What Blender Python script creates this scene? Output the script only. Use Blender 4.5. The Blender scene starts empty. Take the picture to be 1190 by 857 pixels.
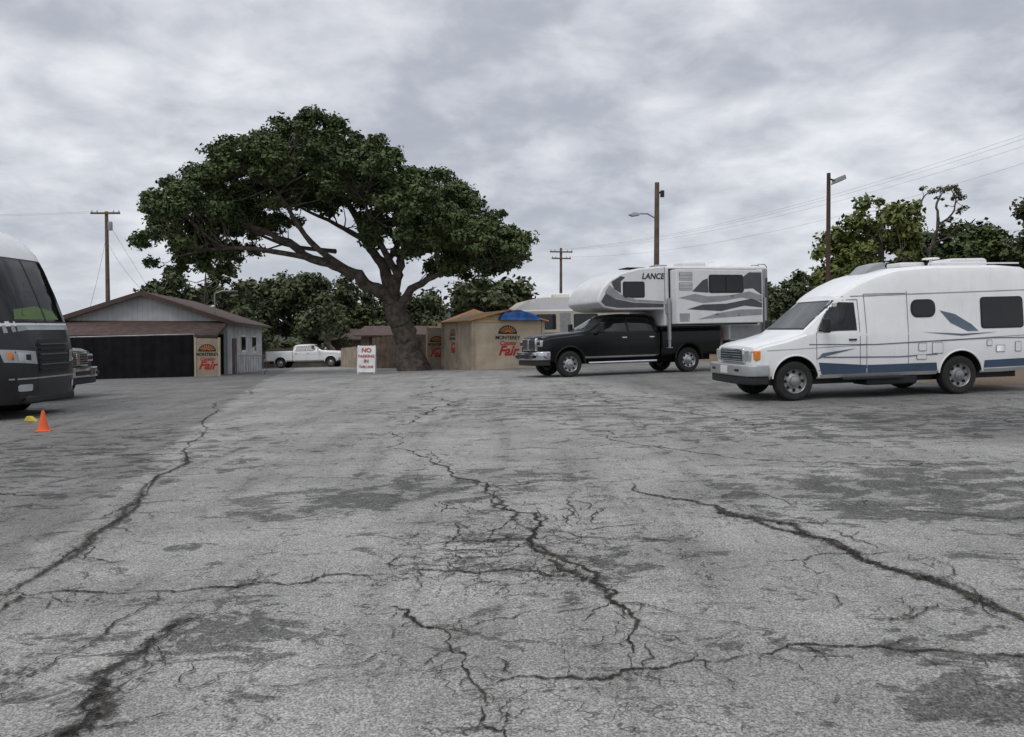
import bpy, bmesh, math, random
import numpy as np
from mathutils import Vector, Matrix
from mathutils.bvhtree import BVHTree
random.seed(7)
SC = bpy.context.scene
COL = SC.collection

# ------------------------------------------------------------------ ground
def interp(v, pts):
    if v <= pts[0][0]: return pts[0][1]
    for (a, b), (c, d) in zip(pts, pts[1:]):
        if v <= c: return b + (d - b) * (v - a) / (c - a)
    return pts[-1][1]
YP = [(-20, -.4), (24, .48), (31, .48), (70, .03)]
def gz(x, y):
    return .0268 * max(-45, min(45, x)) + interp(y, YP)

# ------------------------------------------------------------------ node helper
class NB:
    def __init__(s, nt): s.nt = nt; s.dim = '3D'
    def n(s, t, **kw):
        nd = s.nt.nodes.new(t)
        for k, v in kw.items(): setattr(nd, k, v)
        return nd
    def put(s, a, inp):
        if isinstance(a, bpy.types.NodeSocket): s.nt.links.new(a, inp)
        else: inp.default_value = a
    def m(s, op, a, b=0.0, clamp=False):
        nd = s.n('ShaderNodeMath', operation=op); nd.use_clamp = clamp
        s.put(a, nd.inputs[0]); s.put(b, nd.inputs[1]); return nd.outputs[0]
    def vm(s, op, a, b=(0, 0, 0)):
        nd = s.n('ShaderNodeVectorMath', operation=op)
        s.put(a, nd.inputs[0])
        if op == 'SCALE': s.put(b, nd.inputs[3])
        else: s.put(b, nd.inputs[1])
        return nd.outputs[0]
    def ss(s, v, a, b, c=0.0, d=1.0):
        nd = s.n('ShaderNodeMapRange', interpolation_type='SMOOTHSTEP')
        s.put(v, nd.inputs[0]); nd.inputs[1].default_value = a; nd.inputs[2].default_value = b
        nd.inputs[3].default_value = c; nd.inputs[4].default_value = d
        return nd.outputs[0]
    def noise(s, vec, scale, detail=4, rough=.5, dist=0.0, col=False):
        nd = s.n('ShaderNodeTexNoise'); nd.noise_dimensions = s.dim
        if vec is not None: s.put(vec, nd.inputs['Vector'])
        nd.inputs['Scale'].default_value = scale; nd.inputs['Detail'].default_value = detail
        nd.inputs['Roughness'].default_value = rough; nd.inputs['Distortion'].default_value = dist
        return nd.outputs[1] if col else nd.outputs[0]
    def mix(s, f, a, b, blend='MIX'):
        nd = s.n('ShaderNodeMix', data_type='RGBA', blend_type=blend)
        s.put(f, nd.inputs[0]); s.put(a, nd.inputs[6]); s.put(b, nd.inputs[7]); return nd.outputs[2]
def c4(c): return (c[0], c[1], c[2], 1.0)

def M(name, col, rough=.6, metal=0.0, var=.18, vs=2.5, bump=0.0, bs=40, coat=0.0, dirt=0.0, wave=None, spec=.5):
    m = bpy.data.materials.new(name); m.use_nodes = True
    nt = m.node_tree; b = nt.nodes['Principled BSDF']; nb = NB(nt)
    tc = nb.n('ShaderNodeTexCoord').outputs['Object']
    nz = nb.noise(tc, vs, 3, .6)
    f = nb.ss(nz, .3, .7)
    dark = tuple(x * (1 - var) for x in col); lite = tuple(min(1, x * (1 + var * .35)) for x in col)
    c = nb.mix(f, c4(dark), c4(lite))
    if dirt > 0:
        sp = nb.n('ShaderNodeSeparateXYZ'); nt.links.new(tc, sp.inputs[0])
        low = nb.ss(sp.outputs[2], 1.1, .3)
        sn = nb.noise(nb.vm('MULTIPLY', tc, (6, 6, .8)), 1.0, 4, .65)
        d = nb.m('MULTIPLY', nb.m('ADD', nb.m('MULTIPLY', low, .8), nb.ss(sn, .5, .8)), dirt, True)
        c = nb.mix(d, c, (.16, .145, .12, 1))
    if wave:
        axis, sc, dep = wave
        sp2 = nb.n('ShaderNodeSeparateXYZ'); nt.links.new(tc, sp2.inputs[0])
        fr = nb.m('FRACT', nb.m('MULTIPLY', sp2.outputs[axis], sc))
        ln = nb.ss(fr, .0, .12, 1 - dep, 1)
        c = nb.vm('SCALE', c, ln)
    nt.links.new(c, b.inputs['Base Color'])
    b.inputs['Roughness'].default_value = rough; b.inputs['Metallic'].default_value = metal
    b.inputs['Coat Weight'].default_value = coat; b.inputs['Coat Roughness'].default_value = .08
    b.inputs['Specular IOR Level'].default_value = spec
    if bump > 0:
        bn = nb.n('ShaderNodeBump'); bn.inputs['Strength'].default_value = bump
        bn.inputs['Distance'].default_value = .02
        nt.links.new(nb.noise(tc, bs, 3, .6), bn.inputs['Height']); nt.links.new(bn.outputs[0], b.inputs['Normal'])
    return m

WHITE = M('white_gelcoat', (.80, .80, .79), .32, var=.05, coat=.3, dirt=.12)
CAMPW = M('camper_white', (.70, .70, .70), .4, var=.06, coat=.15, dirt=.14)
BLACKP = M('black_paint', (.003, .003, .004), .2, var=.3, coat=.0, dirt=.03, spec=.32)
GREYP = M('charcoal_paint', (.016, .016, .018), .3, var=.2, coat=.15, dirt=.05, spec=.4)
SILVER = M('silver', (.40, .41, .42), .35, .5, var=.15)
CHROME = M('chrome', (.62, .63, .65), .16, 1.0, var=.1)
ALLOY = M('alloy', (.45, .45, .46), .3, .8, var=.2)
STEELRIM = M('steel_rim', (.34, .34, .34), .38, .6, var=.3)
RUBBER = M('tyre_rubber', (.020, .019, .018), .85, var=.3, vs=8)
BLK = M('black_trim', (.013, .013, .014), .6)
DARKIN = M('wheel_well', (.006, .006, .006), .9)
GASKET = M('window_gasket', (.012, .012, .012), .5)
GLASS = M('dark_glass', (.006, .007, .008), .05, var=.3, vs=1.0)
WGLASS = M('windscreen_glass', (.035, .042, .045), .04, var=.7, vs=1.8)
BLUE = M('blue_stripe', (.028, .060, .115), .4, coat=.2, dirt=.10)
GSTRIPE = M('grey_blue_graphic', (.11, .14, .18), .4)
LGREY = M('light_grey_graphic', (.28, .29, .30), .4)
DGREY = M('dark_grey_graphic', (.065, .067, .072), .4)
AMBER = M('amber_lens', (.75, .22, .02), .2, coat=.6)
LENS = M('headlamp_lens', (.50, .52, .53), .12, .4, coat=1.0)
REDL = M('red_lens', (.4, .01, .01), .2)
SEAM = M('panel_gap', (.12, .12, .12), .8)
SEAMB = M('panel_gap_black', (.002, .002, .002), .8)
ORANGE = M('cone_orange', (.80, .12, .02), .5)
WPAINT = M('white_board', (.72, .72, .70), .6)
RED = M('red_lettering', (.42, .015, .015), .6)
BLKT = M('black_lettering', (.01, .01, .01), .6)
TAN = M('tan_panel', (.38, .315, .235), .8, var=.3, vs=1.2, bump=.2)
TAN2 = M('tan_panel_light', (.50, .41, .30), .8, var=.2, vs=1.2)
CANVAS = M('tan_canvas', (.50, .38, .21), .85, var=.25)
ORTR = M('orange_trim', (.52, .22, .07), .7)
TARP = M('blue_tarp', (.03, .14, .45), .5, var=.5, bump=.6, bs=8)
ROOFB = M('brown_shingle', (.095, .060, .050), .9, var=.4, vs=3, bump=.5, bs=20, wave=(1, 3.0, .35))
SIDING = M('white_siding', (.52, .54, .55), .7, var=.15, vs=1.5, wave=(0, 4.0, .35))
SIDEW = M('painted_wall', (.50, .51, .51), .7, var=.3, vs=1.5, wave=(1, 2.0, .3))
FASCIA = M('brown_fascia', (.085, .05, .038), .7)
MESHF = M('black_fence_fabric', (.008, .008, .009), .85, var=.5, vs=2, bump=.6, bs=5, spec=.2)
GALV = M('galvanised', (.30, .31, .32), .5, .6)
POLEW = M('weathered_pole', (.14, .10, .07), .9, var=.35, bump=.5, bs=15)
POLED = M('dark_brown_pole', (.07, .04, .03), .8, var=.3)
WIRE = M('wire', (.10, .10, .11), .7)
BARK = M('oak_bark', (.105, .088, .072), .95, var=.55, vs=4, bump=1.0, bs=9)
BARKP = M('pale_bark', (.22, .19, .16), .95, var=.4, vs=3, bump=1.0, bs=12)
BEIGE = M('beige_trailer', (.50, .45, .36), .5, var=.1, dirt=.1)
WOODF = M('wood_fence', (.17, .125, .09), .9, var=.45, vs=2, wave=(0, 5, .4))
SHEDW = M('shed_wall', (.20, .165, .12), .9, var=.4, vs=1)
YEL = M('yellow_plastic', (.6, .45, .05), .5)

# ------------------------------------------------------------------ mesh helpers
def empty(name):
    e = bpy.data.objects.new(name, None); COL.objects.link(e); e.empty_display_size = .3; return e
def mk(name, verts, faces, mats, parent=None, smooth=False, midx=None, angle=40, bevel=0):
    me = bpy.data.meshes.new(name); me.from_pydata([tuple(v) for v in verts], [], faces)
    if not isinstance(mats, (list, tuple)): mats = [mats]
    for m in mats: me.materials.append(m)
    if midx is not None:
        for p, i in zip(me.polygons, midx): p.material_index = i
    bm = bmesh.new(); bm.from_mesh(me); bmesh.ops.recalc_face_normals(bm, faces=bm.faces); bm.to_mesh(me); bm.free()
    if smooth:
        for p in me.polygons: p.use_smooth = True
        try: me.set_sharp_from_angle(angle=math.radians(angle))
        except Exception: pass
    o = bpy.data.objects.new(name, me); COL.objects.link(o)
    if parent: o.parent = parent
    if bevel:
        b = o.modifiers.new('bv', 'BEVEL'); b.width = bevel; b.segments = 3; b.limit_method = 'ANGLE'
        b.angle_limit = math.radians(25)
        for p in me.polygons: p.use_smooth = True
        try: me.set_sharp_from_angle(angle=math.radians(60))
        except Exception: pass
    return o
def box(name, c, s, mat, parent=None, bevel=0, rz=0):
    x, y, z = [k / 2 for k in s]; R = Matrix.Rotation(rz, 3, 'Z')
    vs = [R @ Vector((a * x, b * y, d * z)) + Vector(c) for a in (-1, 1) for b in (-1, 1) for d in (-1, 1)]
    fs = [(0, 1, 3, 2), (4, 6, 7, 5), (0, 4, 5, 1), (2, 3, 7, 6), (0, 2, 6, 4), (1, 5, 7, 3)]
    return mk(name, vs, fs, mat, parent, bevel=bevel)
def prism(name, poly, y0, y1, mat, parent=None, bevel=0, axis='y'):
    n = len(poly)
    if axis == 'y': vs = [(p[0], y0, p[1]) for p in poly] + [(p[0], y1, p[1]) for p in poly]
    elif axis == 'x': vs = [(y0, p[0], p[1]) for p in poly] + [(y1, p[0], p[1]) for p in poly]
    else: vs = [(p[0], p[1], y0) for p in poly] + [(p[0], p[1], y1) for p in poly]
    fs = [tuple(range(n)), tuple(range(2 * n - 1, n - 1, -1))] + [(i, (i + 1) % n, (i + 1) % n + n, i + n) for i in range(n)]
    return mk(name, vs, fs, mat, parent, bevel=bevel)
def tube_data(pts, rads, seg=8, cap=True):
    pts = [Vector(p) for p in pts]; V = []; F = []
    prev = None
    for i, p in enumerate(pts):
        t = (pts[min(i + 1, len(pts) - 1)] - pts[max(i - 1, 0)]).normalized()
        if prev is None:
            a = Vector((0, 0, 1)) if abs(t.z) < .9 else Vector((1, 0, 0))
            u = t.cross(a).normalized()
        else:
            u = (prev - t * prev.dot(t)).normalized()
        prev = u; w = t.cross(u)
        r = rads[i] if isinstance(rads, (list, tuple)) else rads
        for k in range(seg):
            an = 2 * math.pi * k / seg
            V.append(p + (u * math.cos(an) + w * math.sin(an)) * r)
    for i in range(len(pts) - 1):
        for k in range(seg):
            a = i * seg + k; b = i * seg + (k + 1) % seg
            F.append((a, b, b + seg, a + seg))
    if cap:
        F.append(tuple(range(seg))[::-1]); F.append(tuple(range((len(pts) - 1) * seg, len(pts) * seg)))
    return V, F
def tube(name, pts, rads, mat, parent=None, seg=8):
    V, F = tube_data(pts, rads, seg); return mk(name, V, F, mat, parent, smooth=True)
def multitube(name, lst, mat, parent=None, seg=6):
    V = []; F = []
    for pts, rads in lst:
        v, f = tube_data(pts, rads, seg); o = len(V); V += v; F += [tuple(i + o for i in q) for q in f]
    return mk(name, V, F, mat, parent, smooth=True)
def lathe(name, prof, cx, cy, cz, mat, parent, seg=32, axis='y'):
    V = []; F = []
    n = len(prof)
    for k in range(seg):
        a = 2 * math.pi * k / seg
        for r, h in prof:
            if axis == 'y': V.append((cx + r * math.cos(a), cy + h, cz + r * math.sin(a)))
            else: V.append((cx + r * math.cos(a), cy + r * math.sin(a), cz + h))
    for k in range(seg):
        k2 = (k + 1) % seg
        for i in range(n - 1):
            F.append((k * n + i, k * n + i + 1, k2 * n + i + 1, k2 * n + i))
    return mk(name, V, F, mat, parent, smooth=True, angle=35)
def wheel(parent, x, y, side, r, w, rim, nm):
    lathe('tyre_' + nm, [(r * .60, -w / 2 + .01), (r * .66, -w / 2), (r * .9, -w / 2), (r * .975, -w * .40), (r, -w * .22), (r, w * .22),
                         (r * .975, w * .40), (r * .9, w / 2), (r * .66, w / 2), (r * .60, w / 2 - .01)], x, y, r, RUBBER, parent, 40)
    s = side
    lathe('rim_' + nm, [(r * .61, s * (w / 2 - .002)), (r * .58, s * (w / 2 - .015)), (r * .54, s * (w / 2 - .06)), (r * .42, s * (w / 2 - .065)),
                        (r * .27, s * (w / 2 - .03)), (r * .24, s * (w / 2 + .0)), (r * .13, s * (w / 2 + .02)), (.001, s * (w / 2 + .025))], x, y, r, rim, parent, 32)
    for k in range(8):
        a = 2 * math.pi * k / 8
        cx = x + r * .46 * math.cos(a); cz = r + r * .46 * math.sin(a)
        lathe('rim_hole_%s_%d' % (nm, k), [(r * .085, s * (w / 2 - .062)), (r * .08, s * (w / 2 - .048)), (.001, s * (w / 2 - .048))], cx, y, cz, DARKIN, parent, 8)
def loft(name, secs, mats, parent, fmat=None, angle=30):
    V = []; F = []; MI = []
    n = len(secs[0][1]); R = 2 * n - 1
    for x, hp in secs:
        for (yy, z) in hp: V.append((x, yy, z))
        for (yy, z) in reversed(hp[:-1]): V.append((x, -yy, z))
    for i in range(len(secs) - 1):
        for k in range(R):
            k2 = (k + 1) % R
            F.append((i * R + k, i * R + k2, (i + 1) * R + k2, (i + 1) * R + k))
            kk = min(k, R - 2 - k) if k < R - 1 else -1
            MI.append(fmat(i, kk) if fmat else 0)
    F.append(tuple(range(R))); MI.append(0)
    F.append(tuple(range((len(secs) - 1) * R, len(secs) * R))[::-1]); MI.append(0)
    return mk(name, V, F, mats, parent, smooth=True, midx=MI, angle=angle)
def cut_arches(body, xs, z, rad, w, mats, bi):
    cs = []
    for x in xs:
        for s in (-1, 1):
            V = []; F = []; seg = 28; y0 = s * (w - .34); y1 = s * (w + .3)
            for yy in (y0, y1):
                for k in range(seg):
                    a = 2 * math.pi * k / seg; V.append((x + rad * math.cos(a), yy, z + rad * math.sin(a)))
            F = [(k, (k + 1) % seg, (k + 1) % seg + seg, k + seg) for k in range(seg)] + [tuple(range(seg))[::-1], tuple(range(seg, 2 * seg))]
            c = mk('cutter', V, F, mats, None, midx=[bi] * len(F)); cs.append(c)
            md = body.modifiers.new('b', 'BOOLEAN'); md.operation = 'DIFFERENCE'; md.object = c; md.solver = 'EXACT'
    bpy.context.view_layer.update()
    dg = bpy.context.evaluated_depsgraph_get()
    me = bpy.data.meshes.new_from_object(body.evaluated_get(dg))
    body.modifiers.clear(); body.data = me
    for p in me.polygons: p.use_smooth = True
    try: me.set_sharp_from_angle(angle=math.radians(30))
    except Exception: pass
    for c in cs: bpy.data.objects.remove(c)
def bvh_of(*objs):
    V = []; P = []
    for o in objs:
        off = len(V)
        V += [v.co.copy() for v in o.data.vertices]; P += [tuple(i + off for i in p.vertices) for p in o.data.polygons]
    return BVHTree.FromPolygons(V, P)
def decal(name, bvh, poly, mat, parent, axis='y', side=-1, off=.006, step=.12):
    bm = bmesh.new()
    if axis == 'y': vs = [bm.verts.new((u, 0, v)) for u, v in poly]
    else: vs = [bm.verts.new((0, u, v)) for u, v in poly]
    bm.faces.new(vs)
    us = [p[0] for p in poly]; vv = [p[1] for p in poly]
    def rng(a, b):
        k = math.ceil(a / step); out = []
        while k * step < b: out.append(k * step); k += 1
        return out
    no = (1, 0, 0) if axis == 'y' else (0, 1, 0)
    for u in rng(min(us), max(us)):
        co = (u, 0, 0) if axis == 'y' else (0, u, 0)
        bmesh.ops.bisect_plane(bm, geom=bm.verts[:] + bm.edges[:] + bm.faces[:], plane_co=co, plane_no=no)
    for v in rng(min(vv), max(vv)):
        bmesh.ops.bisect_plane(bm, geom=bm.verts[:] + bm.edges[:] + bm.faces[:], plane_co=(0, 0, v), plane_no=(0, 0, 1))
    bmesh.ops.triangulate(bm, faces=bm.faces[:])
    hits = {}
    for v in bm.verts:
        if axis == 'y': o = Vector((v.co.x, side * 4, v.co.z)); d = Vector((0, -side, 0))
        else: o = Vector((-3, v.co.y, v.co.z)); d = Vector((1, 0, 0))
        h = bvh.ray_cast(o, d)
        if h[0] is not None: hits[v] = h[0] - d * off
    dead = [v for v in bm.verts if v not in hits]
    for v, p in hits.items(): v.co = p
    if dead: bmesh.ops.delete(bm, geom=dead, context='VERTS')
    me = bpy.data.meshes.new(name); bm.to_mesh(me); bm.free(); me.materials.append(mat)
    for p in me.polygons: p.use_smooth = True
    o = bpy.data.objects.new(name, me); COL.objects.link(o); o.parent = parent; return o
def rr(x0, z0, x1, z1, r, n=4):
    out = []
    for cx, cz, a0 in ((x1 - r, z1 - r, 0), (x0 + r, z1 - r, 90), (x0 + r, z0 + r, 180), (x1 - r, z0 + r, 270)):
        for k in range(n + 1):
            a = math.radians(a0 + 90 * k / n); out.append((cx + r * math.cos(a), cz + r * math.sin(a)))
    return out
def grow(poly, d):
    cx = sum(p[0] for p in poly) / len(poly); cz = sum(p[1] for p in poly) / len(poly)
    w = max(abs(p[0] - cx) for p in poly); h = max(abs(p[1] - cz) for p in poly)
    return [(cx + (p[0] - cx) * (1 + d / w), cz + (p[1] - cz) * (1 + d / h)) for p in poly]
def window(nm, bvh, poly, parent, axis='y', side=-1, glass=None, frame=GASKET, fw=.03):
    decal(nm + '_frame', bvh, grow(poly, fw), frame, parent, axis, side, .006)
    decal(nm, bvh, poly, glass or GLASS, parent, axis, side, .012)
def seam(nm, bvh, pts, parent, mat=SEAM, side=-1, w=.012, closed=False, axis='y', off=.004):
    if closed: pts = pts + [pts[0]]
    for i, (a, b) in enumerate(zip(pts, pts[1:])):
        d = Vector((b[0] - a[0], b[1] - a[1])).normalized(); p = Vector((-d.y, d.x)) * w / 2
        q = [(a[0] + p.x, a[1] + p.y), (b[0] + p.x, b[1] + p.y), (b[0] - p.x, b[1] - p.y), (a[0] - p.x, a[1] - p.y)]
        decal('%s_%d' % (nm, i), bvh, q, mat, parent, axis, side, off, .2)
def text(nm, s, size, loc, mat, parent, rz=0, shear=0, bold=.02):
    cu = bpy.data.curves.new(nm, 'FONT'); cu.body = s; cu.size = size; cu.align_x = 'CENTER'; cu.shear = shear; cu.extrude = .002; cu.offset = bold * size
    o = bpy.data.objects.new(nm, cu); COL.objects.link(o)
    bpy.context.view_layer.update()
    me = bpy.data.meshes.new_from_object(o.evaluated_get(bpy.context.evaluated_depsgraph_get()))
    bpy.data.objects.remove(o)
    me.materials.clear(); me.materials.append(mat)
    me.transform(Matrix.Translation(loc) @ Matrix.Rotation(rz, 4, 'Z') @ Matrix.Rotation(math.pi / 2, 4, 'X'))
    o = bpy.data.objects.new(nm, me); COL.objects.link(o); o.parent = parent; return o
def place(e, al, aw, yaw, scale=1.0):
    R = Matrix.Rotation(yaw, 3, 'Z')
    c = R @ Vector((3, 0, 0)); cx = aw[0] + c.x; cy = aw[1] + c.y
    gx = (gz(cx + 1.5, cy) - gz(cx - 1.5, cy)) / 3; gy = (gz(cx, cy + 1.5) - gz(cx, cy - 1.5)) / 3
    n = Vector((-gx, -gy, 1)).normalized()
    xa = R @ Vector((1, 0, 0)); xa = (xa - n * xa.dot(n)).normalized(); ya = n.cross(xa)
    Rm = Matrix((xa, ya, n)).transposed()
    loc = Vector((aw[0], aw[1], gz(*aw))) - Rm @ Vector((al[0], al[1], 0)) * scale
    e.matrix_world = Matrix.Translation(loc) @ Rm.to_4x4() @ Matrix.Scale(scale, 4)

# ------------------------------------------------------------------ vehicle section helper
def sec(x, zb, belt, w, wr, zr, wb=None):
    wb = wb if wb is not None else w
    r = min(.16, (zr - belt) * .7)
    return (x, [(w - .10, zb), (w - .01, zb + .08), (w, (zb + belt) / 2), (wb, belt - .06), (wb - .01, belt),
                ((wb * .5 + wr * .5), (belt + zr - r) / 2), (wr, zr - r), (wr - r * .25, zr - r * .4), (wr - r * .9, zr - r * .06), (wr * .45, zr + .012), (0, zr + .02)])

# ================================================================== camper van
def camper_van():
    e = empty('camper_van')
    mats = [WHITE, DARKIN, BLK]
    S = [sec(.10, .50, .92, .80, .76, .99), sec(.14, .46, .98, .90, .84, 1.07), sec(.30, .42, 1.06, .97, .88, 1.13), sec(.75, .42, 1.15, 1.0, .89, 1.22),
         sec(1.12, .42, 1.26, 1.01, .88, 1.32), sec(1.18, .42, 1.28, 1.01, .88, 1.37), sec(1.88, .42, 1.32, 1.01, .80, 1.98), sec(1.91, .42, 1.32, 1.01, .83, 2.04),
         sec(2.05, .42, 1.32, 1.01, .85, 2.13), sec(2.35, .42, 1.32, 1.01, .87, 2.30), sec(2.75, .42, 1.32, 1.01, .89, 2.46), sec(3.2, .42, 1.32, 1.01, .9, 2.57),
         sec(4.0, .42, 1.32, 1.01, .91, 2.62), sec(5.4, .42, 1.32, 1.01, .91, 2.61), sec(6.0, .44, 1.32, 1.01, .90, 2.56), sec(6.35, .46, 1.32, 1.0, .87, 2.42), sec(6.5, .50, 1.32, .97, .82, 2.2)]
    body = loft('body', S, mats, e, angle=28)
    R = .39; FX = .92; RX = 4.47
    cut_arches(body, [FX, RX], R + .02, R + .09, 1.01, mats, 1)
    b = bvh_of(body)
    window('windscreen', b, [(-.76, 1.42), (.76, 1.42), (.70, 1.93), (-.70, 1.93)], e, 'x', glass=WGLASS)
    for s, t in ((-1, 'l'), (1, 'r')):
        window('door_glass_' + t, b, [(1.44, 1.38), (2.20, 1.38), (2.19, 1.88), (1.86, 1.90), (1.80, 1.88)], e, side=s)
        window('rear_glass_' + t, b, rr(4.95, 1.34, 5.86, 1.92, .07), e, side=s)
        window('small_glass_' + t, b, rr(3.42, 1.60, 3.90, 1.90, .12), e, side=s)
        seam('door_gap_' + t, b, [(1.36, .58), (1.36, 1.30), (1.83, 1.95), (2.28, 1.96), (2.28, .58)], e, side=s, closed=True)
        seam('side_gap_' + t, b, [(3.32, .45), (3.32, 2.1)], e, side=s)
        seam('side_gap_b' + t, b, [(2.42, .45), (2.42, 2.06), (3.30, 2.06)], e, side=s)
        seam('roof_joint_' + t, b, [(1.94, 2.02), (6.4, 2.08)], e, side=s, w=.02, mat=LGREY)
        seam('body_crease_' + t, b, [(.35, 1.0), (6.4, 1.17)], e, side=s, w=.012, mat=LGREY)
        decal('blue_a_' + t, b, [(1.46, .50), (2.41, .50), (2.41, .66), (1.40, .74)], BLUE, e, side=s, off=.009)
        decal('blue_b_' + t, b, [(2.43, .50), (3.95, .50), (3.93, .66), (2.43, .66)], BLUE, e, side=s, off=.009)
        decal('blue_c_' + t, b, [(4.98, .52), (6.42, .54), (6.42, .70), (5.0, .67)], BLUE, e, side=s, off=.009)
        seam('pin_' + t, b, [(1.2, 1.10), (2.6, 1.06), (3.9, 1.09), (5.2, 1.12), (6.4, 1.10)], e, side=s, w=.018, mat=GSTRIPE, off=.008)
        seam('pin2_' + t, b, [(1.5, .84), (3.1, .80), (3.95, .83)], e, side=s, w=.022, mat=GSTRIPE, off=.008)
        decal('swoosh_' + t, b, [(4.02, 1.70), (4.35, 1.62), (4.72, 1.40), (4.86, 1.27), (4.62, 1.27), (4.25, 1.45)], GSTRIPE, e, side=s, off=.008)
        decal('swoosh2_' + t, b, [(3.6, 1.28), (4.5, 1.22), (5.3, 1.24), (4.5, 1.18)], GSTRIPE, e, side=s, off=.008)
        decal('fender_stripe_' + t, b, [(1.36, .80), (1.48, .92), (2.2, 1.0), (1.55, .86)], GSTRIPE, e, side=s, off=.008)
        for k, (hx, hz, wz, hh) in enumerate(((3.62, .98, .16, .14), (3.95, .95, .22, .2), (3.6, .78, .2, .08), (5.35, .90, .18, .12), (5.75, .93, .12, .18), (5.1, 1.02, .1, .1))):
            decal('hatch_gap_%s%d' % (t, k), b, rr(hx - wz / 2 - .012, hz - hh / 2 - .012, hx + wz / 2 + .012, hz + hh / 2 + .012, .02), LGREY, e, side=s, off=.009)
            decal('hatch_%s%d' % (t, k), b, rr(hx - wz / 2, hz - hh / 2, hx + wz / 2, hz + hh / 2, .02), WHITE, e, side=s, off=.014)
        box('door_handle_' + t, (2.12, s * 1.022, 1.17), (.16, .03, .035), BLK, e, .008)
        box('mirror_arm_' + t, (1.50, s * 1.08, 1.42), (.05, .2, .04), BLK, e, .01)
        box('mirror_' + t, (1.46, s * 1.20, 1.46), (.11, .17, .28), BLK, e, .03)
        for nm, X in (('f', FX), ('r', RX)):
            V, F = tube_data([(X + (R + .095) * math.cos(a), s * 1.012, R + .02 + (R + .095) * math.sin(a)) for a in [math.radians(k) for k in range(5, 176, 10)]], .016, 6)
            mk('arch_lip_' + nm + t, V, F, WHITE, e, smooth=True)
            wheel(e, X, s * .865, s, R, .24, STEELRIM, nm + t)
    box('running_board', (2.55, -.98, .40), (1.3, .14, .05), BLK, e, .015)
    box('grille_surround', (.085, 0, .90), (.09, 1.12, .30), CHROME, e, .04)
    box('grille_core', (.050, 0, .90), (.05, 1.0, .21), BLK, e, .01)
    for k in range(4): box('grille_bar_%d' % k, (.030, 0, .82 + k * .052), (.02, .98, .014), SILVER, e)
    prism('grille_badge', [(.09 * math.cos(a), .90 + .045 * math.sin(a)) for a in [k * math.pi / 8 for k in range(16)]], .0, .03, BLUE, e, axis='x')
    for s in (-1, 1):
        box('headlamp_%d' % s, (.12, s * .68, .91), (.12, .26, .21), LENS, e, .03)
        box('indicator_%d' % s, (.20, s * .865, .91), (.16, .15, .20), AMBER, e, .03)
        box('fog_%d' % s, (-.095, s * .55, .62), (.03, .16, .05), BLK, e, .01)
    pl = [(.38, -1.03), (.10, -1.02), (-.04, -.90), (-.10, -.55), (-.11, 0), (-.10, .55), (-.04, .90), (.10, 1.02), (.38, 1.03), (.38, .8), (.2, .6), (.2, -.6), (.38, -.8)]
    prism('front_bumper', pl, .50, .73, SILVER, e, .03, axis='z')
    prism('front_valance', [(a * .95 + .02, c * .96) for a, c in pl], .34, .495, BLK, e, .02, axis='z')
    box('number_plate', (-.118, 0, .62), (.015, .32, .15), WPAINT, e)
    box('wiper', (1.27, -.2, 1.43), (.02, .6, .02), BLK, e)
    box('underbody', (3.3, 0, .42), (5.4, 1.3, .26), BLK, e)
    box('grey_tank', (3.0, -.7, .33), (1.1, .5, .16), BLK, e, .03)
    box('rear_bumper', (6.56, 0, .55), (.14, 1.9, .2), SILVER, e, .03)
    prism('roof_pod', [(2.75, 2.45), (3.0, 2.68), (3.28, 2.74), (3.36, 2.55)], -.28, .28, LGREY, e, .04)
    prism('roof_ac', rr(4.7, 2.58, 5.6, 2.78, .09), -.34, .34, CAMPW, e, .03)
    box('roof_hatch', (3.95, 0, 2.67), (.55, .5, .1), CAMPW, e, .03)
    tube('vent_stem', [(4.25, -.4, 2.57), (4.25, -.4, 2.76)], .03, WHITE, e); lathe('vent_cap', [(.001, .03), (.15, .02), (.17, -.01), (.05, -.02)], 4.25, -.4, 2.77, WHITE, e, 16, 'z')
    tube('roof_rail', [(4.0, -.72, 2.655), (6.0, -.72, 2.635)], .015, WHITE, e)
    place(e, (FX, -.97), (5.54, 15.55), math.radians(8.5))
    return e
camper_van()

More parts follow.
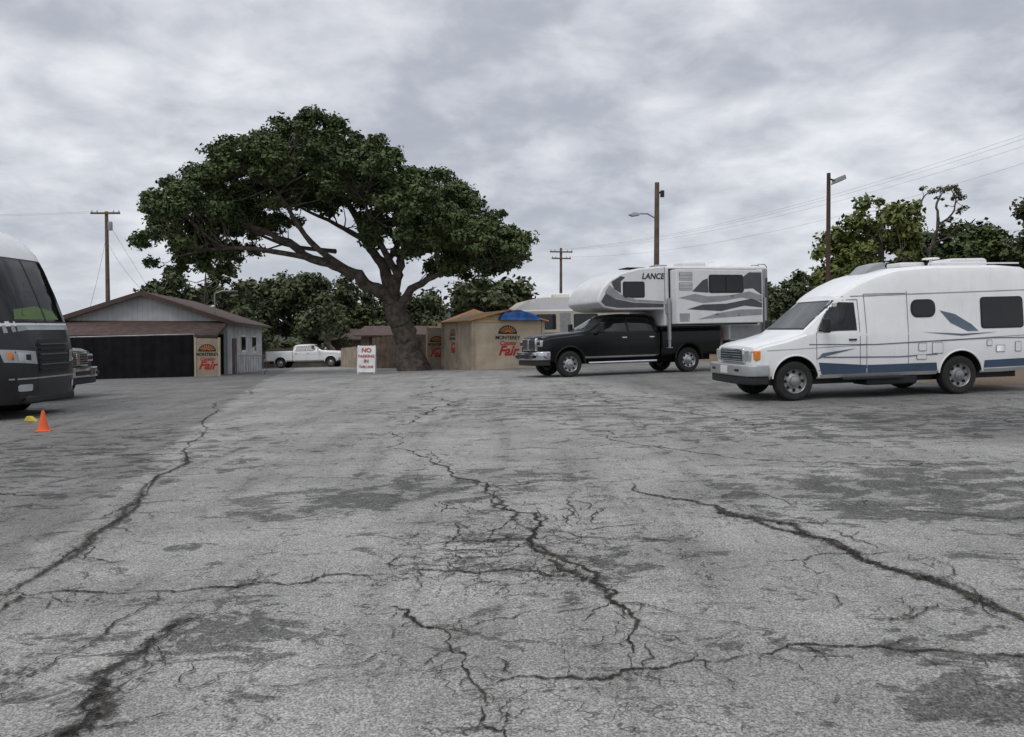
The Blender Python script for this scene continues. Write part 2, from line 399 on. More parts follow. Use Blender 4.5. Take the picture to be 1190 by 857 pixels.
# ================================================================== pickup
def pickup(name, paint, trim, mats_seam, loc_args, camper=False, rim=ALLOY, scale=1.0, flat=False):
    e = empty(name)
    mats = [paint, DARKIN, BLK]
    S = [sec(.10, .62, 1.06, .86, .84, 1.16), sec(.14, .55, 1.12, .95, .90, 1.25), sec(.35, .50, 1.20, .99, .93, 1.33), sec(1.0, .50, 1.26, 1.0, .93, 1.38),
         sec(1.70, .50, 1.33, 1.0, .90, 1.42), sec(1.78, .50, 1.34, 1.0, .88, 1.45), sec(2.50, .50, 1.36, 1.0, .76, 1.88), sec(2.62, .50, 1.36, 1.0, .77, 1.94), sec(3.1, .50, 1.36, 1.0, .78, 1.97),
         sec(3.85, .50, 1.36, 1.0, .77, 1.95), sec(4.12, .50, 1.36, 1.0, .75, 1.90), sec(4.22, .55, 1.36, .98, .72, 1.80)]
    cab = loft('cab', S, mats, e, angle=28)
    B = [sec(4.27, .55, 1.38, 1.0, .97, 1.44), sec(6.55, .58, 1.38, 1.0, .97, 1.44)]
    bed = loft('bed', B, mats, e, angle=28)
    R = .41; FX = 1.0; RX = 5.3
    cut_arches(cab, [FX], R + .04, R + .09, 1.0, mats, 1)
    cut_arches(bed, [RX], R + .04, R + .09, 1.0, mats, 1)
    b = bvh_of(cab, bed)
    window('windscreen', b, [(-.78, 1.48), (.78, 1.48), (.70, 1.85), (-.70, 1.85)], e, 'x', glass=WGLASS)
    for s, t in ((-1, 'l'), (1, 'r')):
        window('front_glass_' + t, b, [(2.08, 1.41), (3.02, 1.41), (3.0, 1.82), (2.62, 1.84), (2.50, 1.82)], e, side=s)
        window('rear_glass_' + t, b, [(3.12, 1.41), (3.98, 1.41), (3.88, 1.79), (3.10, 1.82)], e, side=s)
        seam('gap_a_' + t, b, [(1.98, .62), (1.96, 1.36)], e, side=s, mat=mats_seam)
        seam('gap_b_' + t, b, [(3.07, .62), (3.07, 1.86)], e, side=s, mat=mats_seam)
        seam('gap_c_' + t, b, [(4.05, .75), (4.05, 1.36)], e, side=s, mat=mats_seam)
        seam('crease_' + t, b, [(.4, 1.12), (2.0, 1.10), (4.1, 1.12)], e, side=s, mat=mats_seam, w=.01)
        seam('sill_' + t, b, [(1.5, .60), (4.15, .60)], e, side=s, mat=trim, w=.05)
        box('handle_a_' + t, (2.92, s * 1.012, 1.20), (.18, .03, .04), trim, e, .008)
        box('handle_b_' + t, (3.92, s * 1.0 + s * .012, 1.20), (.18, .03, .04), trim, e, .008)
        box('mirror_arm_' + t, (2.05, s * 1.06, 1.46), (.05, .2, .05), BLK, e, .01)
        box('mirror_' + t, (2.02, s * 1.20, 1.53), (.12, .18, .34), BLK if camper else paint, e, .03)
        tube('side_step_' + t, [(1.65, s * .95, .42), (4.1, s * .95, .42)], .045, CHROME if camper else BLK, e)
        for nm, X in (('f', FX), ('r', RX)):
            V, F = tube_data([(X + (R + .10) * math.cos(a), s * 1.012, R + .04 + (R + .10) * math.sin(a)) for a in [math.radians(k) for k in range(-2, 183, 10)]], .028, 6)
            mk('flare_' + nm + t, V, F, paint, e, smooth=True)
            wheel(e, X, s * .87, s, R, .27, rim, nm + t)
        box('headlamp_%s' % t, (.13, s * .75, 1.07), (.16, .32, .20), LENS, e, .03)
        box('headlamp_inner_%s' % t, (.045, s * .75, 1.07), (.02, .22, .10), BLK, e, .01)
        box('fog_%s' % t, (-.155, s * .72, .66), (.03, .15, .09), BLK, e, .01)
        box('tail_lamp_%s' % t, (6.56, s * .93, 1.15), (.04, .12, .38), REDL, e, .01)
    box('grille_surround', (.07, 0, 1.04), (.12, 1.15, .40), trim, e, .04)
    box('grille_core', (.012, 0, 1.04), (.05, 1.02, .29), BLK, e, .02)
    for k in range(4): box('grille_bar_%d' % k, (-.015, 0, .94 + k * .065), (.02, .98, .018), trim, e)
    box('grille_mid', (-.02, 0, 1.04), (.03, .16, .30), trim, e, .01)
    pl = [(.34, -1.02), (.08, -1.01), (-.08, -.86), (-.15, -.5), (-.16, 0), (-.15, .5), (-.08, .86), (.08, 1.01), (.34, 1.02), (.34, .8), (.2, .6), (.2, -.6), (.34, -.8)]
    prism('front_bumper', pl, .55, .82, trim, e, .03, axis='z')
    prism('front_valance', [(a * .93 + .03, c * .95) for a, c in pl], .38, .545, BLK, e, .02, axis='z')
    box('lower_intake', (-.165, 0, .67), (.02, .7, .11), BLK, e)
    box('chassis', (3.4, 0, .50), (6.0, 1.1, .22), DARKIN, e)
    box('rear_axle', (RX, 0, .41), (.2, 1.6, .18), DARKIN, e); box('front_axle', (FX, 0, .41), (.2, 1.6, .16), DARKIN, e)
    box('rear_bumper', (6.68, 0, .66), (.2, 1.9, .22), trim, e, .03)
    if not camper:
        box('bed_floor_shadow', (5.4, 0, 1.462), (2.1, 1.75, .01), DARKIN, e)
        for s in (-1, 1): tube('bed_rail_%d' % s, [(4.3, s * .94, 1.475), (6.5, s * .94, 1.475)], .025, BLK, e)
        box('tailgate_top', (6.52, 0, 1.46), (.06, 1.8, .05), paint, e, .01)
    place(e, *loc_args, scale=scale)
    return e
LA = ((1.0, -.9), (1.80, 25.0), math.radians(20))
pickup('pickup_truck', BLACKP, CHROME, SEAMB, LA, camper=True)

def truck_camper():
    e = empty('truck_camper')
    prof = [(2.55, 2.07), (2.15, 2.14), (1.93, 2.32), (1.95, 2.52), (2.10, 2.78), (2.38, 3.04), (2.8, 3.25), (3.4, 3.40), (4.2, 3.47), (8.3, 3.50), (8.38, 3.42), (8.38, 1.02), (6.78, 1.02), (6.78, 1.53), (4.32, 1.53), (4.32, 2.07)]
    shell = prism('shell', prof, -1.18, 1.18, CAMPW, e, .07)
    b = bvh_of(shell)
    for s, t in ((-1, 'l'), (1, 'r')):
        window('bunk_glass_' + t, b, rr(2.85, 2.50, 3.55, 2.93, .06), e, side=s, fw=.045)
        decal('nose_dark_' + t, b, [(2.02, 2.34), (2.18, 2.20), (2.6, 2.14), (4.28, 2.14), (4.28, 2.26), (3.2, 2.30), (2.55, 2.42), (2.2, 2.60)], DGREY, e, side=s, off=.006)
        decal('nose_mid_' + t, b, [(2.16, 2.62), (2.55, 2.44), (3.2, 2.32), (4.28, 2.28), (4.28, 2.34), (3.3, 2.40), (2.7, 2.58), (2.34, 2.86)], LGREY, e, side=s, off=.006)
        decal('nose_black_' + t, b, [(2.4, 2.96), (2.5, 2.74), (2.74, 2.60), (2.74, 2.98), (2.9, 3.1), (2.75, 3.15)], DGREY, e, side=s, off=.0065)
        seam('corner_trim_' + t, b, [(4.33, 1.56), (4.33, 3.44)], e, side=s, w=.03, mat=LGREY)
        decal('rear_band_' + t, b, [(8.02, 1.06), (8.34, 1.06), (8.34, 3.4), (8.15, 3.4), (7.98, 2.6)], LGREY, e, side=s, off=.006)
        decal('rear_dark_' + t, b, [(8.2, 1.3), (8.35, 1.3), (8.35, 3.1), (8.25, 3.1)], DGREY, e, side=s, off=.009)
        decal('skirt_' + t, b, [(6.82, 1.06), (8.0, 1.06), (8.0, 1.50), (6.82, 1.50)], LGREY, e, side=s, off=.006)
        for k, jx in enumerate((4.42, 8.15)):
            box('jack_tube_%s%d' % (t, k), (jx, s * 1.27, 1.75), (.09, .09, 1.35), SILVER, e, .01)
            box('jack_bracket_%s%d' % (t, k), (jx, s * 1.21, 2.1), (.16, .06, .3), SILVER, e)
            box('jack_leg_%s%d' % (t, k), (jx, s * 1.27, .98), (.06, .06, .3), SILVER, e)
            box('jack_foot_%s%d' % (t, k), (jx, s * 1.27, .83), (.16, .16, .02), SILVER, e)
    sl = prism('slide_out', [(4.52, 1.58), (7.85, 1.58), (7.85, 3.34), (4.52, 3.34)], -1.58, -1.17, CAMPW, e, .03)
    sb = bvh_of(sl)
    prism('slide_flange', [(4.47, 1.54), (7.90, 1.54), (7.90, 3.39), (4.47, 3.39)], -1.215, -1.185, BLK, e, .005)
    window('slide_glass', sb, rr(5.78, 2.62, 7.02, 3.12, .07), e, fw=.05)
    box('slide_glass_divider', (6.4, -1.598, 2.87), (.03, .02, .50), GASKET, e)
    decal('dark_patch', sb, [(6.98, 3.05), (7.3, 3.25), (7.8, 3.25), (7.8, 2.5), (7.45, 2.72), (7.1, 2.70), (7.08, 2.6)], DGREY, e, off=.005)
    decal('swoosh_a', sb, [(4.6, 2.42), (5.2, 2.55), (5.7, 2.46), (6.6, 2.50), (7.3, 2.62), (7.8, 2.48), (7.8, 2.28), (7.0, 2.42), (6.2, 2.30), (5.5, 2.25)], LGREY, e, off=.005)
    decal('swoosh_b', sb, [(4.9, 2.05), (5.5, 2.20), (6.4, 2.22), (7.4, 2.38), (7.8, 2.24), (7.8, 2.08), (7.1, 2.15), (6.2, 1.98)], DGREY, e, off=.0055)
    decal('swoosh_c', sb, [(5.3, 1.72), (6.0, 1.90), (6.9, 2.02), (7.8, 2.03), (7.8, 1.84), (6.9, 1.80)], LGREY, e, off=.005)
    decal('swoosh_d', sb, [(5.1, 2.62), (5.5, 2.98), (5.7, 3.05), (5.72, 2.58)], DGREY, e, off=.006)
    for k in range(2):
        z0 = 2.66 + k * .32
        decal('vent_back_%d' % k, sb, rr(4.62, z0, 5.12, z0 + .26, .02), LGREY, e, off=.006)
        for j in range(5): box('vent_louvre_%d%d' % (k, j), (4.87, -1.592, z0 + .035 + j * .047), (.44, .015, .02), CAMPW, e)
    decal('access_door', sb, rr(4.62, 1.66, 5.0, 1.92, .02), LGREY, e, off=.006)
    text('maker_lettering', 'LANCE', .26, (3.9, -1.19, 3.06), BLKT, e, shear=.2)
    box('roof_ac', (6.1, .1, 3.62), (.9, .7, .24), CAMPW, e, .08)
    box('roof_vent_a', (4.8, 0, 3.56), (.45, .45, .12), LGREY, e, .03)
    box('roof_vent_b', (7.5, 0, 3.56), (.4, .4, .12), CAMPW, e, .03)
    box('solar_panel', (3.8, 0, 3.50), (.7, .6, .03), BLK, e, rz=0)
    tube('roof_antenna', [(7.1, .5, 3.5), (7.1, .5, 3.78), (7.35, .5, 3.82)], .015, WHITE, e)
    multitube('rear_ladder', [([(8.46, y, 1.2), (8.46, y, 3.5), (8.38, y, 3.58), (8.1, y, 3.58)], .018) for y in (-1.0, -.65)] + [([(8.46, -1.0, z), (8.46, -.65, z)], .014) for z in (1.4, 1.7, 2.0, 2.3, 2.6, 2.9, 3.2)], ALLOY, e)
    box('camper_base', (5.5, 0, 1.5), (2.3, 1.7, .08), BLK, e)
    box('rear_bumper_step', (8.5, 0, .95), (.2, 2.2, .12), GALV, e, .02)
    place(e, *LA)
truck_camper()

pickup('parked_pickup', GREYP, CHROME, SEAMB, ((0, 0), (-11.6, 21.3), math.radians(180)), rim=ALLOY)
pickup('white_pickup', WHITE, SILVER, SEAM, ((0, 1.0), (-13.1, 61.5), math.radians(177)), rim=STEELRIM, scale=.92)

# ================================================================== coach motorhome
def motorhome():
    e = empty('motorhome')
    lev = [(.30, .16), (.42, .05), (.9, 0), (1.35, .0), (1.66, .04), (1.88, .10), (2.5, .30), (3.1, .53), (3.46, .70), (3.74, .93), (3.94, 1.25), (4.02, 1.8)]
    W = 1.27; V = []; F = []; MI = []
    T = [i / 12 for i in range(-12, 13)]
    n = len(T) + 2
    for z, xf in lev:
        ins = 0 if z < 3.6 else (z - 3.6) * .3
        V.append((9.2, -W + ins, z))
        for t in T: V.append((xf + .62 * abs(t) ** 4.5, (W - ins) * math.copysign(abs(t) ** .8, t) if t else 0, z))
        V.append((9.2, W - ins, z))
    for i in range(len(lev) - 1):
        for k in range(n):
            k2 = (k + 1) % n
            F.append((i * n + k, i * n + k2, (i + 1) * n + k2, (i + 1) * n + k)); MI.append(1 if lev[i][0] < 1.86 else 0)
    F.append(tuple(range(n))); MI.append(1); F.append(tuple(range((len(lev) - 1) * n, len(lev) * n))); MI.append(0)
    body = mk('body', V, F, [CAMPW, GREYP], e, smooth=True, midx=MI, angle=30)
    b = bvh_of(body)
    window('windscreen', b, [(-1.18, 1.98), (1.18, 1.98), (1.15, 3.28), (-1.15, 3.28)], e, 'x', glass=GLASS, fw=.035)
    decal('windscreen_post', b, [(-.025, 1.96), (.025, 1.96), (.025, 3.30), (-.025, 3.30)], GASKET, e, 'x', off=.018)
    decal('front_swoop', b, [(-1.26, 1.90), (1.26, 1.90), (1.26, 1.72), (.7, 1.80), (-.7, 1.80), (-1.26, 1.72)], LGREY, e, 'x', off=.006)
    decal('grille', b, rr(-.52, .88, .52, 1.60, .08), BLK, e, 'x', off=.01)
    for k in range(6): box('grille_bar_%d' % k, (-.03, 0, .98 + k * .105), (.03, .98, .03), DGREY if k % 2 else BLK, e)
    for s in (-1, 1):
        decal('lamp_bezel_%d' % s, b, [(s * .58, 1.10), (s * 1.14, 1.16), (s * 1.18, 1.42), (s * .62, 1.36)], SILVER, e, 'x', off=.012)
        decal('lamp_%d' % s, b, [(s * .64, 1.14), (s * .98, 1.18), (s * 1.0, 1.36), (s * .66, 1.31)], LENS, e, 'x', off=.02)
        decal('lamp_dark_%d' % s, b, [(s * .76, 1.18), (s * .86, 1.19), (s * .86, 1.31), (s * .76, 1.30)], BLK, e, 'x', off=.024)
        decal('lamp_amber_%d' % s, b, [(s * 1.04, 1.20), (s * 1.10, 1.21), (s * 1.12, 1.36), (s * 1.05, 1.35)], AMBER, e, 'x', off=.02)
        decal('fog_%d' % s, b, rr(s * .85 - .14, .56, s * .85 + .14, .70, .04), LENS, e, 'x', off=.012)
        decal('cheek_seam_%d' % s, b, [(s * .55, .5), (s * .56, .5), (s * .58, 1.7), (s * .57, 1.7)], BLK, e, 'x', off=.008)
        window('side_glass_%d' % s, b, rr(1.5, 1.95, 2.9, 2.95, .08), e, side=s)
        window('side_glass_b%d' % s, b, rr(4.2, 2.0, 6.0, 2.8, .08), e, side=s)
        decal('side_swoop_%d' % s, b, [(.8, 1.84), (9.0, 1.84), (9.0, 1.5), (4, 1.62)], SILVER, e, side=s, off=.006)
        decal('cap_stripe_%d' % s, b, [(1.3, 3.1), (9.0, 3.1), (9.0, 3.25), (1.5, 3.2)], DGREY, e, side=s, off=.006)
        for nm, X in (('f', 1.75), ('r', 6.8)):
            wheel(e, X, s * 1.08, s, .47, .28, ALLOY, nm + str(s))
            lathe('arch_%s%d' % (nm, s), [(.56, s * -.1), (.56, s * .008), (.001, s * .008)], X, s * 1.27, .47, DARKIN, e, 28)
    box('lower_bumper', (.30, 0, .38), (.5, 1.7, .18), BLK, e, .05)
    decal('bumper_line', b, [(-1.2, .80), (1.2, .80), (1.2, .83), (-1.2, .83)], SILVER, e, 'x', off=.008)
    box('underbody', (4.8, 0, .40), (7.6, 1.7, .28), DARKIN, e)
    for s in (-.4, .35):
        tube('wiper_%d' % int(s * 100), [(.12, s, 1.94), (.19, s + .35, 2.12), (.40, s - .1, 2.78)], .012, BLK, e)
    GRN = M('green_patch', (.10, .16, .05), .6); decal('dash_sunshade', b, [(-.5, 2.02), (.9, 2.02), (.85, 2.22), (.2, 2.30), (-.4, 2.2)], GRN, e, 'x', off=.013)  # flat green patch laid low on the windscreen
    box('roof_ac', (3.4, 0, 4.12), (1.0, .8, .26), CAMPW, e, .08)
    place(e, (0, 0), (-9.72, 16.95), math.radians(180))
motorhome()

# ================================================================== trailer behind
def trailer():
    e = empty('travel_trailer')
    prof = [(.0, .9), (-.15, 1.5), (-.10, 2.4), (.25, 3.15), (.9, 3.62), (1.8, 3.78), (7.0, 3.78), (7.1, 3.6), (7.1, .75), (.3, .75)]
    sh = prism('shell', prof, -1.2, 1.2, BEIGE, e, .08); b = bvh_of(sh)
    window('side_glass_a', b, rr(1.4, 2.0, 2.5, 2.8, .08), e); window('side_glass_b', b, rr(3.6, 2.0, 5.0, 2.8, .08), e)
    window('front_glass', b, rr(-.8, 1.9, .8, 2.6, .1), e, 'x')
    decal('white_cap', b, [(.2, 3.0), (7.0, 3.0), (7.0, 3.7), (1.6, 3.7), (.8, 3.5)], CAMPW, e, off=.006)
    decal('brown_stripe', b, [(-.05, 1.6), (7.0, 1.5), (7.0, 1.7), (0, 1.85)], SHEDW, e, off=.006)
    decal('door_outline', b, rr(2.75, .9, 3.4, 2.9, .08), LGREY, e, off=.008)
    box('roof_ac', (3.2, 0, 3.92), (.9, .7, .28), WHITE, e, .08)
    for s in (-1, 1):
        wheel(e, 4.2, s * 1.05, s, .36, .22, STEELRIM, 'a%d' % s); wheel(e, 5.05, s * 1.05, s, .36, .22, STEELRIM, 'b%d' % s)
    box('frame', (3.4, 0, .62), (7.0, 1.9, .2), DARKIN, e)
    tube('tongue', [(0, 0, .62), (-1.1, 0, .52)], .06, BLK, e)
    tube('tongue_jack', [(-.9, 0, .0), (-.9, 0, .9)], .035, BLK, e)
    place(e, (0, -1.2), (.1, 44.0), math.radians(15))
trailer()

# ================================================================== traffic cone, sign
def cone():
    e = empty('traffic_cone')
    box('base', (0, 0, .012), (.24, .24, .024), ORANGE, e, .008)
    lathe('cone', [(.095, .024), (.09, .04), (.022, .36), (.016, .365), (.012, .33)], 0, 0, 0, ORANGE, e, 24, 'z')
    e.matrix_world = Matrix.Translation((-8.15, 13.8, gz(-8.15, 13.8))) @ Matrix.Rotation(.4, 4, 'Z')
cone()
def chock():
    e = empty('wheel_chock')
    prism('wedge', [(-.12, 0), (-.06, .10), (.0, .10), (.12, 0)], -.06, .06, YEL, e, .01)
    e.matrix_world = Matrix.Translation((-9.45, 15.6, gz(-9.45, 15.6)))
chock()
def sign():
    e = empty('no_parking_sign')
    H = 1.2
    for s in (-1, 1):
        V = [(-.38, s * .30, 0.08), (.38, s * .30, .08), (.38, s * .04, H), (-.38, s * .04, H)]
        V2 = [(a, bb + s * .02, c) for a, bb, c in V]
        mk('board_%d' % s, V + V2, [(0, 1, 2, 3), (4, 5, 6, 7), (0, 1, 5, 4), (1, 2, 6, 5), (2, 3, 7, 6), (3, 0, 4, 7)], WPAINT, e)
        for x in (-.34, .34): tube('leg_%d_%d' % (s, int(x * 100)), [(x, s * .325, 0), (x, s * .05, H + .02)], .018, WPAINT, e)
    an = math.atan2(.26, H - .08)
    for k, (t, sz) in enumerate((('NO', .26), ('PARKING', .165), ('IN', .20), ('THIS LINE', .14))):
        z = .93 - k * .22
        o = text('text_%d' % k, t, sz, (0, 0, 0), RED, e)
        o.data.transform(Matrix.Translation((0, -.34 + (z - .08) * .232 - .006, z)) @ Matrix.Rotation(-an, 4, 'X'))
    x, y = -6.2, 34.0
    e.matrix_world = Matrix.Translation((x, y, gz(x, y))) @ Matrix.Rotation(.05, 4, 'Z')
sign()

# ================================================================== fair panels / booths
def logo(e, loc, rz, s=1.0, nm=''):
    R = Matrix.Translation(loc) @ Matrix.Rotation(rz, 4, 'Z') @ Matrix.Scale(s, 4)
    def piece(n, poly, mat, off):
        V = [R @ Vector((p[0], -off, p[1])) for p in poly]
        mk(n + nm, V, [tuple(range(len(V)))], mat, e)
    arc = [(.5 * math.cos(a), .42 * math.sin(a)) for a in [math.pi * k / 14 for k in range(15)]]
    piece('logo_arch', arc, BLKT, .006)
    for k in range(9):
        a = math.pi * (k + 1) / 10; a2 = a + .17
        piece('logo_ray%d_' % k, [(.22 * math.cos(a), .2 * math.sin(a)), (.44 * math.cos(a), .37 * math.sin(a)), (.44 * math.cos(a2), .37 * math.sin(a2)), (.22 * math.cos(a2), .2 * math.sin(a2))], ORTR, .010)
    piece('logo_sun', [(.2 * math.cos(a), .18 * math.sin(a)) for a in [math.pi * k / 10 for k in range(11)]], AMBER, .012)
    piece('logo_hill', [(-.5, 0), (.5, 0), (.42, .10), (.2, .04), (0, .12), (-.2, .05), (-.4, .1)], BLKT, .015)
    for t, sz, dz, m, sh in (('MONTEREY', .25, -.26, BLKT, 0), ('County', .28, -.53, RED, .3), ('Fair', .66, -1.03, RED, .35)):
        o = text('logo_' + t.lower() + nm, t, sz, (0, 0, 0), m, e, shear=sh, bold=.03)
        o.data.transform(R @ Matrix.Translation((0, -.008, dz)))
def booth():
    e = empty('fair_ticket_booth')
    L, D, H = 3.5, 4.3, 2.22
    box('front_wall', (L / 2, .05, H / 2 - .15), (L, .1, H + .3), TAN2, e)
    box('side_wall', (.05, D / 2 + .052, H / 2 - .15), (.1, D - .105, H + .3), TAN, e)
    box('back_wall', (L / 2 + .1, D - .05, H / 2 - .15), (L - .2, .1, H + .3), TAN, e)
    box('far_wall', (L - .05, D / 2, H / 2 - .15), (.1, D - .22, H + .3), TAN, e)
    for i, (x, y) in enumerate(((0, 0), (L, 0), (0, D), (0, D / 2))): box('corner_post_%d' % i, (x, y, H / 2), (.14, .14, H + .06), TAN, e, .01)
    box('top_rail', (L / 2, -.012, H - .03), (L - .2, .05, .1), CANVAS, e)
    box('top_rail_side', (-.012, D / 2, H - .03), (.05, D - .2, .1), CANVAS, e)
    rz = .50
    V = [(-.2, -.2, H), (L / 2, -.2, H + rz), (L + .2, -.2, H), (-.2, D + .2, H), (L / 2, D + .2, H + rz), (L + .2, D + .2, H)]
    mk('canvas_roof', V, [(0, 1, 4, 3), (1, 2, 5, 4)], CANVAS, e); mk('gable', [(0, 0, H), (L / 2, 0, H + rz - .08), (L, 0, H)], [(0, 1, 2)], CANVAS, e)
    tube('trim_a', [V[0], V[1], V[2]], .04, ORTR, e); tube('trim_b', [V[0], V[3]], .03, ORTR, e)
    V = []; F = []; nn = 14; rt = random.Random(4)
    for j, (yy, sc) in enumerate(((-.28, 1.0), (.5, 1.05), (1.5, 1.0), (2.4, .8))):
        for k in range(nn + 1):
            a = math.pi * k / nn
            V.append((2.25 + .98 * sc * math.cos(a), yy + rt.uniform(-.05, .05), H + .03 + (.44 + rt.uniform(-.04, .04)) * sc * math.sin(a) ** .8 * (1 - .12 * math.cos(a))))
    for j in range(3):
        for k in range(nn): q = j * (nn + 1) + k; F.append((q, q + 1, q + nn + 2, q + nn + 1))
    F.append(tuple(range(nn + 1)))
    mk('blue_tarp', V, F, TARP, e)
    logo(e, (1.72, 0, 1.62), 0, .95, '_front')
    logo(e, (0, 2.75, 1.55), -math.pi / 2, .8, '_side')
    e.matrix_world = Matrix.Translation((-1.78, 36.0, gz(-1.78, 36) + .02)) @ Matrix.Rotation(math.radians(23), 4, 'Z')
booth()
def tent():
    e = empty('canopy_tent')
    H = 2.2
    V = [(-1.7, -1.7, H), (1.7, -1.7, H), (1.7, 1.7, H), (-1.7, 1.7, H), (0, 0, H + .75)]
    mk('canopy', V, [(0, 1, 4), (1, 2, 4), (2, 3, 4), (3, 0, 4)], ORTR, e)
    W = [(a, b, c - .3) for a, b, c in V[:4]]
    mk('valance', V[:4] + W, [(0, 1, 5, 4), (1, 2, 6, 5), (2, 3, 7, 6), (3, 0, 4, 7)], CANVAS, e)
    for i, (x, y) in enumerate(((-1.6, -1.6), (1.6, -1.6), (1.6, 1.6), (-1.6, 1.6))): tube('pole_%d' % i, [(x, y, -.3), (x, y, H)], .03, GALV, e)
    e.matrix_world = Matrix.Translation((-2.1, 44.0, gz(-2, 44) + .25)) @ Matrix.Rotation(.3, 4, 'Z')
tent()
def fair_panel(x, y, w, h, rz, nm):
    e = empty('fair_banner_panel')
    box('panel', (0, 0, h / 2 - .1), (w, .12, h + .2), TAN, e, .02)
    for s in (-1, 1): box('post_%d' % s, (s * (w / 2 + .045), 0, h / 2 - .1), (.085, .16, h + .3), TAN2, e)
    logo(e, (0, -.062, h * .66), 0, w * .82, nm)
    e.matrix_world = Matrix.Translation((x, y, gz(x, y))) @ Matrix.Rotation(rz, 4, 'Z')
fair_panel(-14.5, 37.9, 1.0, 1.8, .12, '_p1')
fair_panel(-3.85, 40.6, .9, 2.1, .35, '_p2')

# ================================================================== barn
def barn():
    e = empty('barn_building')
    W, D, H, P = 8.3, 10.0, 2.75, 4.15
    prism('gable_wall', [(-W, -.6), (0, -.6), (0, H), (-W / 2, P), (-W, H)], 0, .12, SIDING, e)
    prism('rear_wall', [(-W, -.6), (0, -.6), (0, H), (-W / 2, P), (-W, H)], D - .12, D, SIDING, e)
    box('side_wall', (-.06, D / 2, H / 2 - .3), (.12, D - .25, H + .58), SIDEW, e)
    box('side_wall_far', (-W + .06, D / 2, H / 2 - .3), (.12, D - .25, H + .58), SIDEW, e)
    ov = .55
    for s, nm in ((1, 'r'), (-1, 'l')):
        sl = (P - H) / (W / 2)
        xe = W / 2 + ov; ze = P - sl * xe
        V = [(-W / 2, -.5, P + .05), (-W / 2 + s * xe, -.5, ze + .05), (-W / 2 + s * xe, D + .4, ze + .05), (-W / 2, D + .4, P + .05)]
        V += [(a, b, c + .12) for a, b, c in V]
        mk('roof_' + nm, V, [(0, 1, 2, 3), (4, 5, 6, 7), (0, 1, 5, 4), (1, 2, 6, 5), (2, 3, 7, 6), (3, 0, 4, 7)], ROOFB, e)
        V = [(-W / 2, -.53, P + .18), (-W / 2 + s * xe, -.53, ze + .18), (-W / 2 + s * xe, -.53, ze - .06), (-W / 2, -.53, P - .06)]
        V += [(a, b + .027, c) for a, b, c in V]
        mk('bargeboard_' + nm, V, [(0, 1, 2, 3), (4, 5, 6, 7), (0, 1, 5, 4), (1, 2, 6, 5), (2, 3, 7, 6), (3, 0, 4, 7)], FASCIA, e)
    V = [(-W - 1.5, -.02, 2.80), (.1, -.02, 2.80), (.1, -3.0, 1.98), (-W - 1.5, -3.0, 1.98)]
    V += [(a, b, c - .1) for a, b, c in V]
    mk('porch_roof', V, [(0, 1, 2, 3), (4, 5, 6, 7), (0, 1, 5, 4), (1, 2, 6, 5), (2, 3, 7, 6), (3, 0, 4, 7)], ROOFB, e)
    box('porch_fascia', (-W / 2 - .7, -3.02, 1.93), (W + 1.6, .04, .2), FASCIA, e)
    for k in range(5): box('porch_post_%d' % k, (-W - 1.2 + k * (W + 1.1) / 4, -2.8, .6), (.14, .14, 2.5), FASCIA, e)
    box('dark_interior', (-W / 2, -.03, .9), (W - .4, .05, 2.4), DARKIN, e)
    box('side_door', (.012, 1.6, .85), (.05, 1.0, 2.1), FASCIA, e)
    box('side_window_a', (.012, 4.0, 1.55), (.05, 1.2, .9), GLASS, e); box('window_frame_a', (.004, 4.0, 1.55), (.03, 1.4, 1.1), WPAINT, e)
    box('side_window_b', (.012, 7.2, 1.55), (.05, 1.2, .9), GLASS, e); box('window_frame_b', (.004, 7.2, 1.55), (.03, 1.4, 1.1), WPAINT, e)
    tube('pole_lamp_pipe', [(-.9, 1.2, 3.0), (-.9, 1.2, 4.3), (-.5, 1.2, 4.45), (.3, 1.2, 4.45)], .04, GALV, e)  # thin bent pipe stands for the pole lamp behind the barn
    e.matrix_world = Matrix.Translation((-15.0, 42, gz(-15, 42))) @ Matrix.Rotation(math.radians(7.5), 4, 'Z')
barn()
def black_fence():
    e = empty('screened_fence')
    x0, y0, x1, y1 = -22.5, 37.6, -15.2, 38.0
    n = 60; V = []; F = []
    for i in range(n + 1):
        t = i / n; x = x0 + (x1 - x0) * t; y = y0 + (y1 - y0) * t + .03 * math.sin(i * 1.7) + .02 * math.sin(i * .6)
        z = gz(x, y); sag = .03 * abs(math.sin(t * math.pi * 4))
        V += [(x, y, z - .05), (x, y - .02, z + 1.0), (x, y, z + 2.0 - sag)]
    for i in range(n):
        a = i * 3; F += [(a, a + 3, a + 4, a + 1), (a + 1, a + 4, a + 5, a + 2)]
    mk('fabric', V, F, MESHF, e, smooth=True, angle=80)
    L = []
    for k in range(5):
        t = k / 4; x = x0 + (x1 - x0) * t; y = y0 + (y1 - y0) * t + .08; z = gz(x, y)
        L.append(([(x, y, z - .1), (x, y, z + 2.08)], .035))
    L.append(([(x0, y0 + .08, gz(x0, y0) + 2.03), (x1, y1 + .08, gz(x1, y1) + 2.03)], .025))
    multitube('posts', L, GALV, e)
black_fence()
def gate():
    e = empty('crowd_barrier')
    L = []; W = 1.55; H = .95
    L += [([(0, 0, .15), (0, 0, H), (W, 0, H), (W, 0, .15), (0, 0, .15)], .022)]
    for k in range(1, 12): L.append(([(W * k / 12, 0, .15), (W * k / 12, 0, H)], .010))
    for x in (.15, W - .15): L.append(([(x, -.28, 0), (x, 0, .16), (x, .28, 0)], .018))
    multitube('frame', L, GALV, e)
    e.matrix_world = Matrix.Translation((-13.9, 40, gz(-13.7, 40)))
gate()
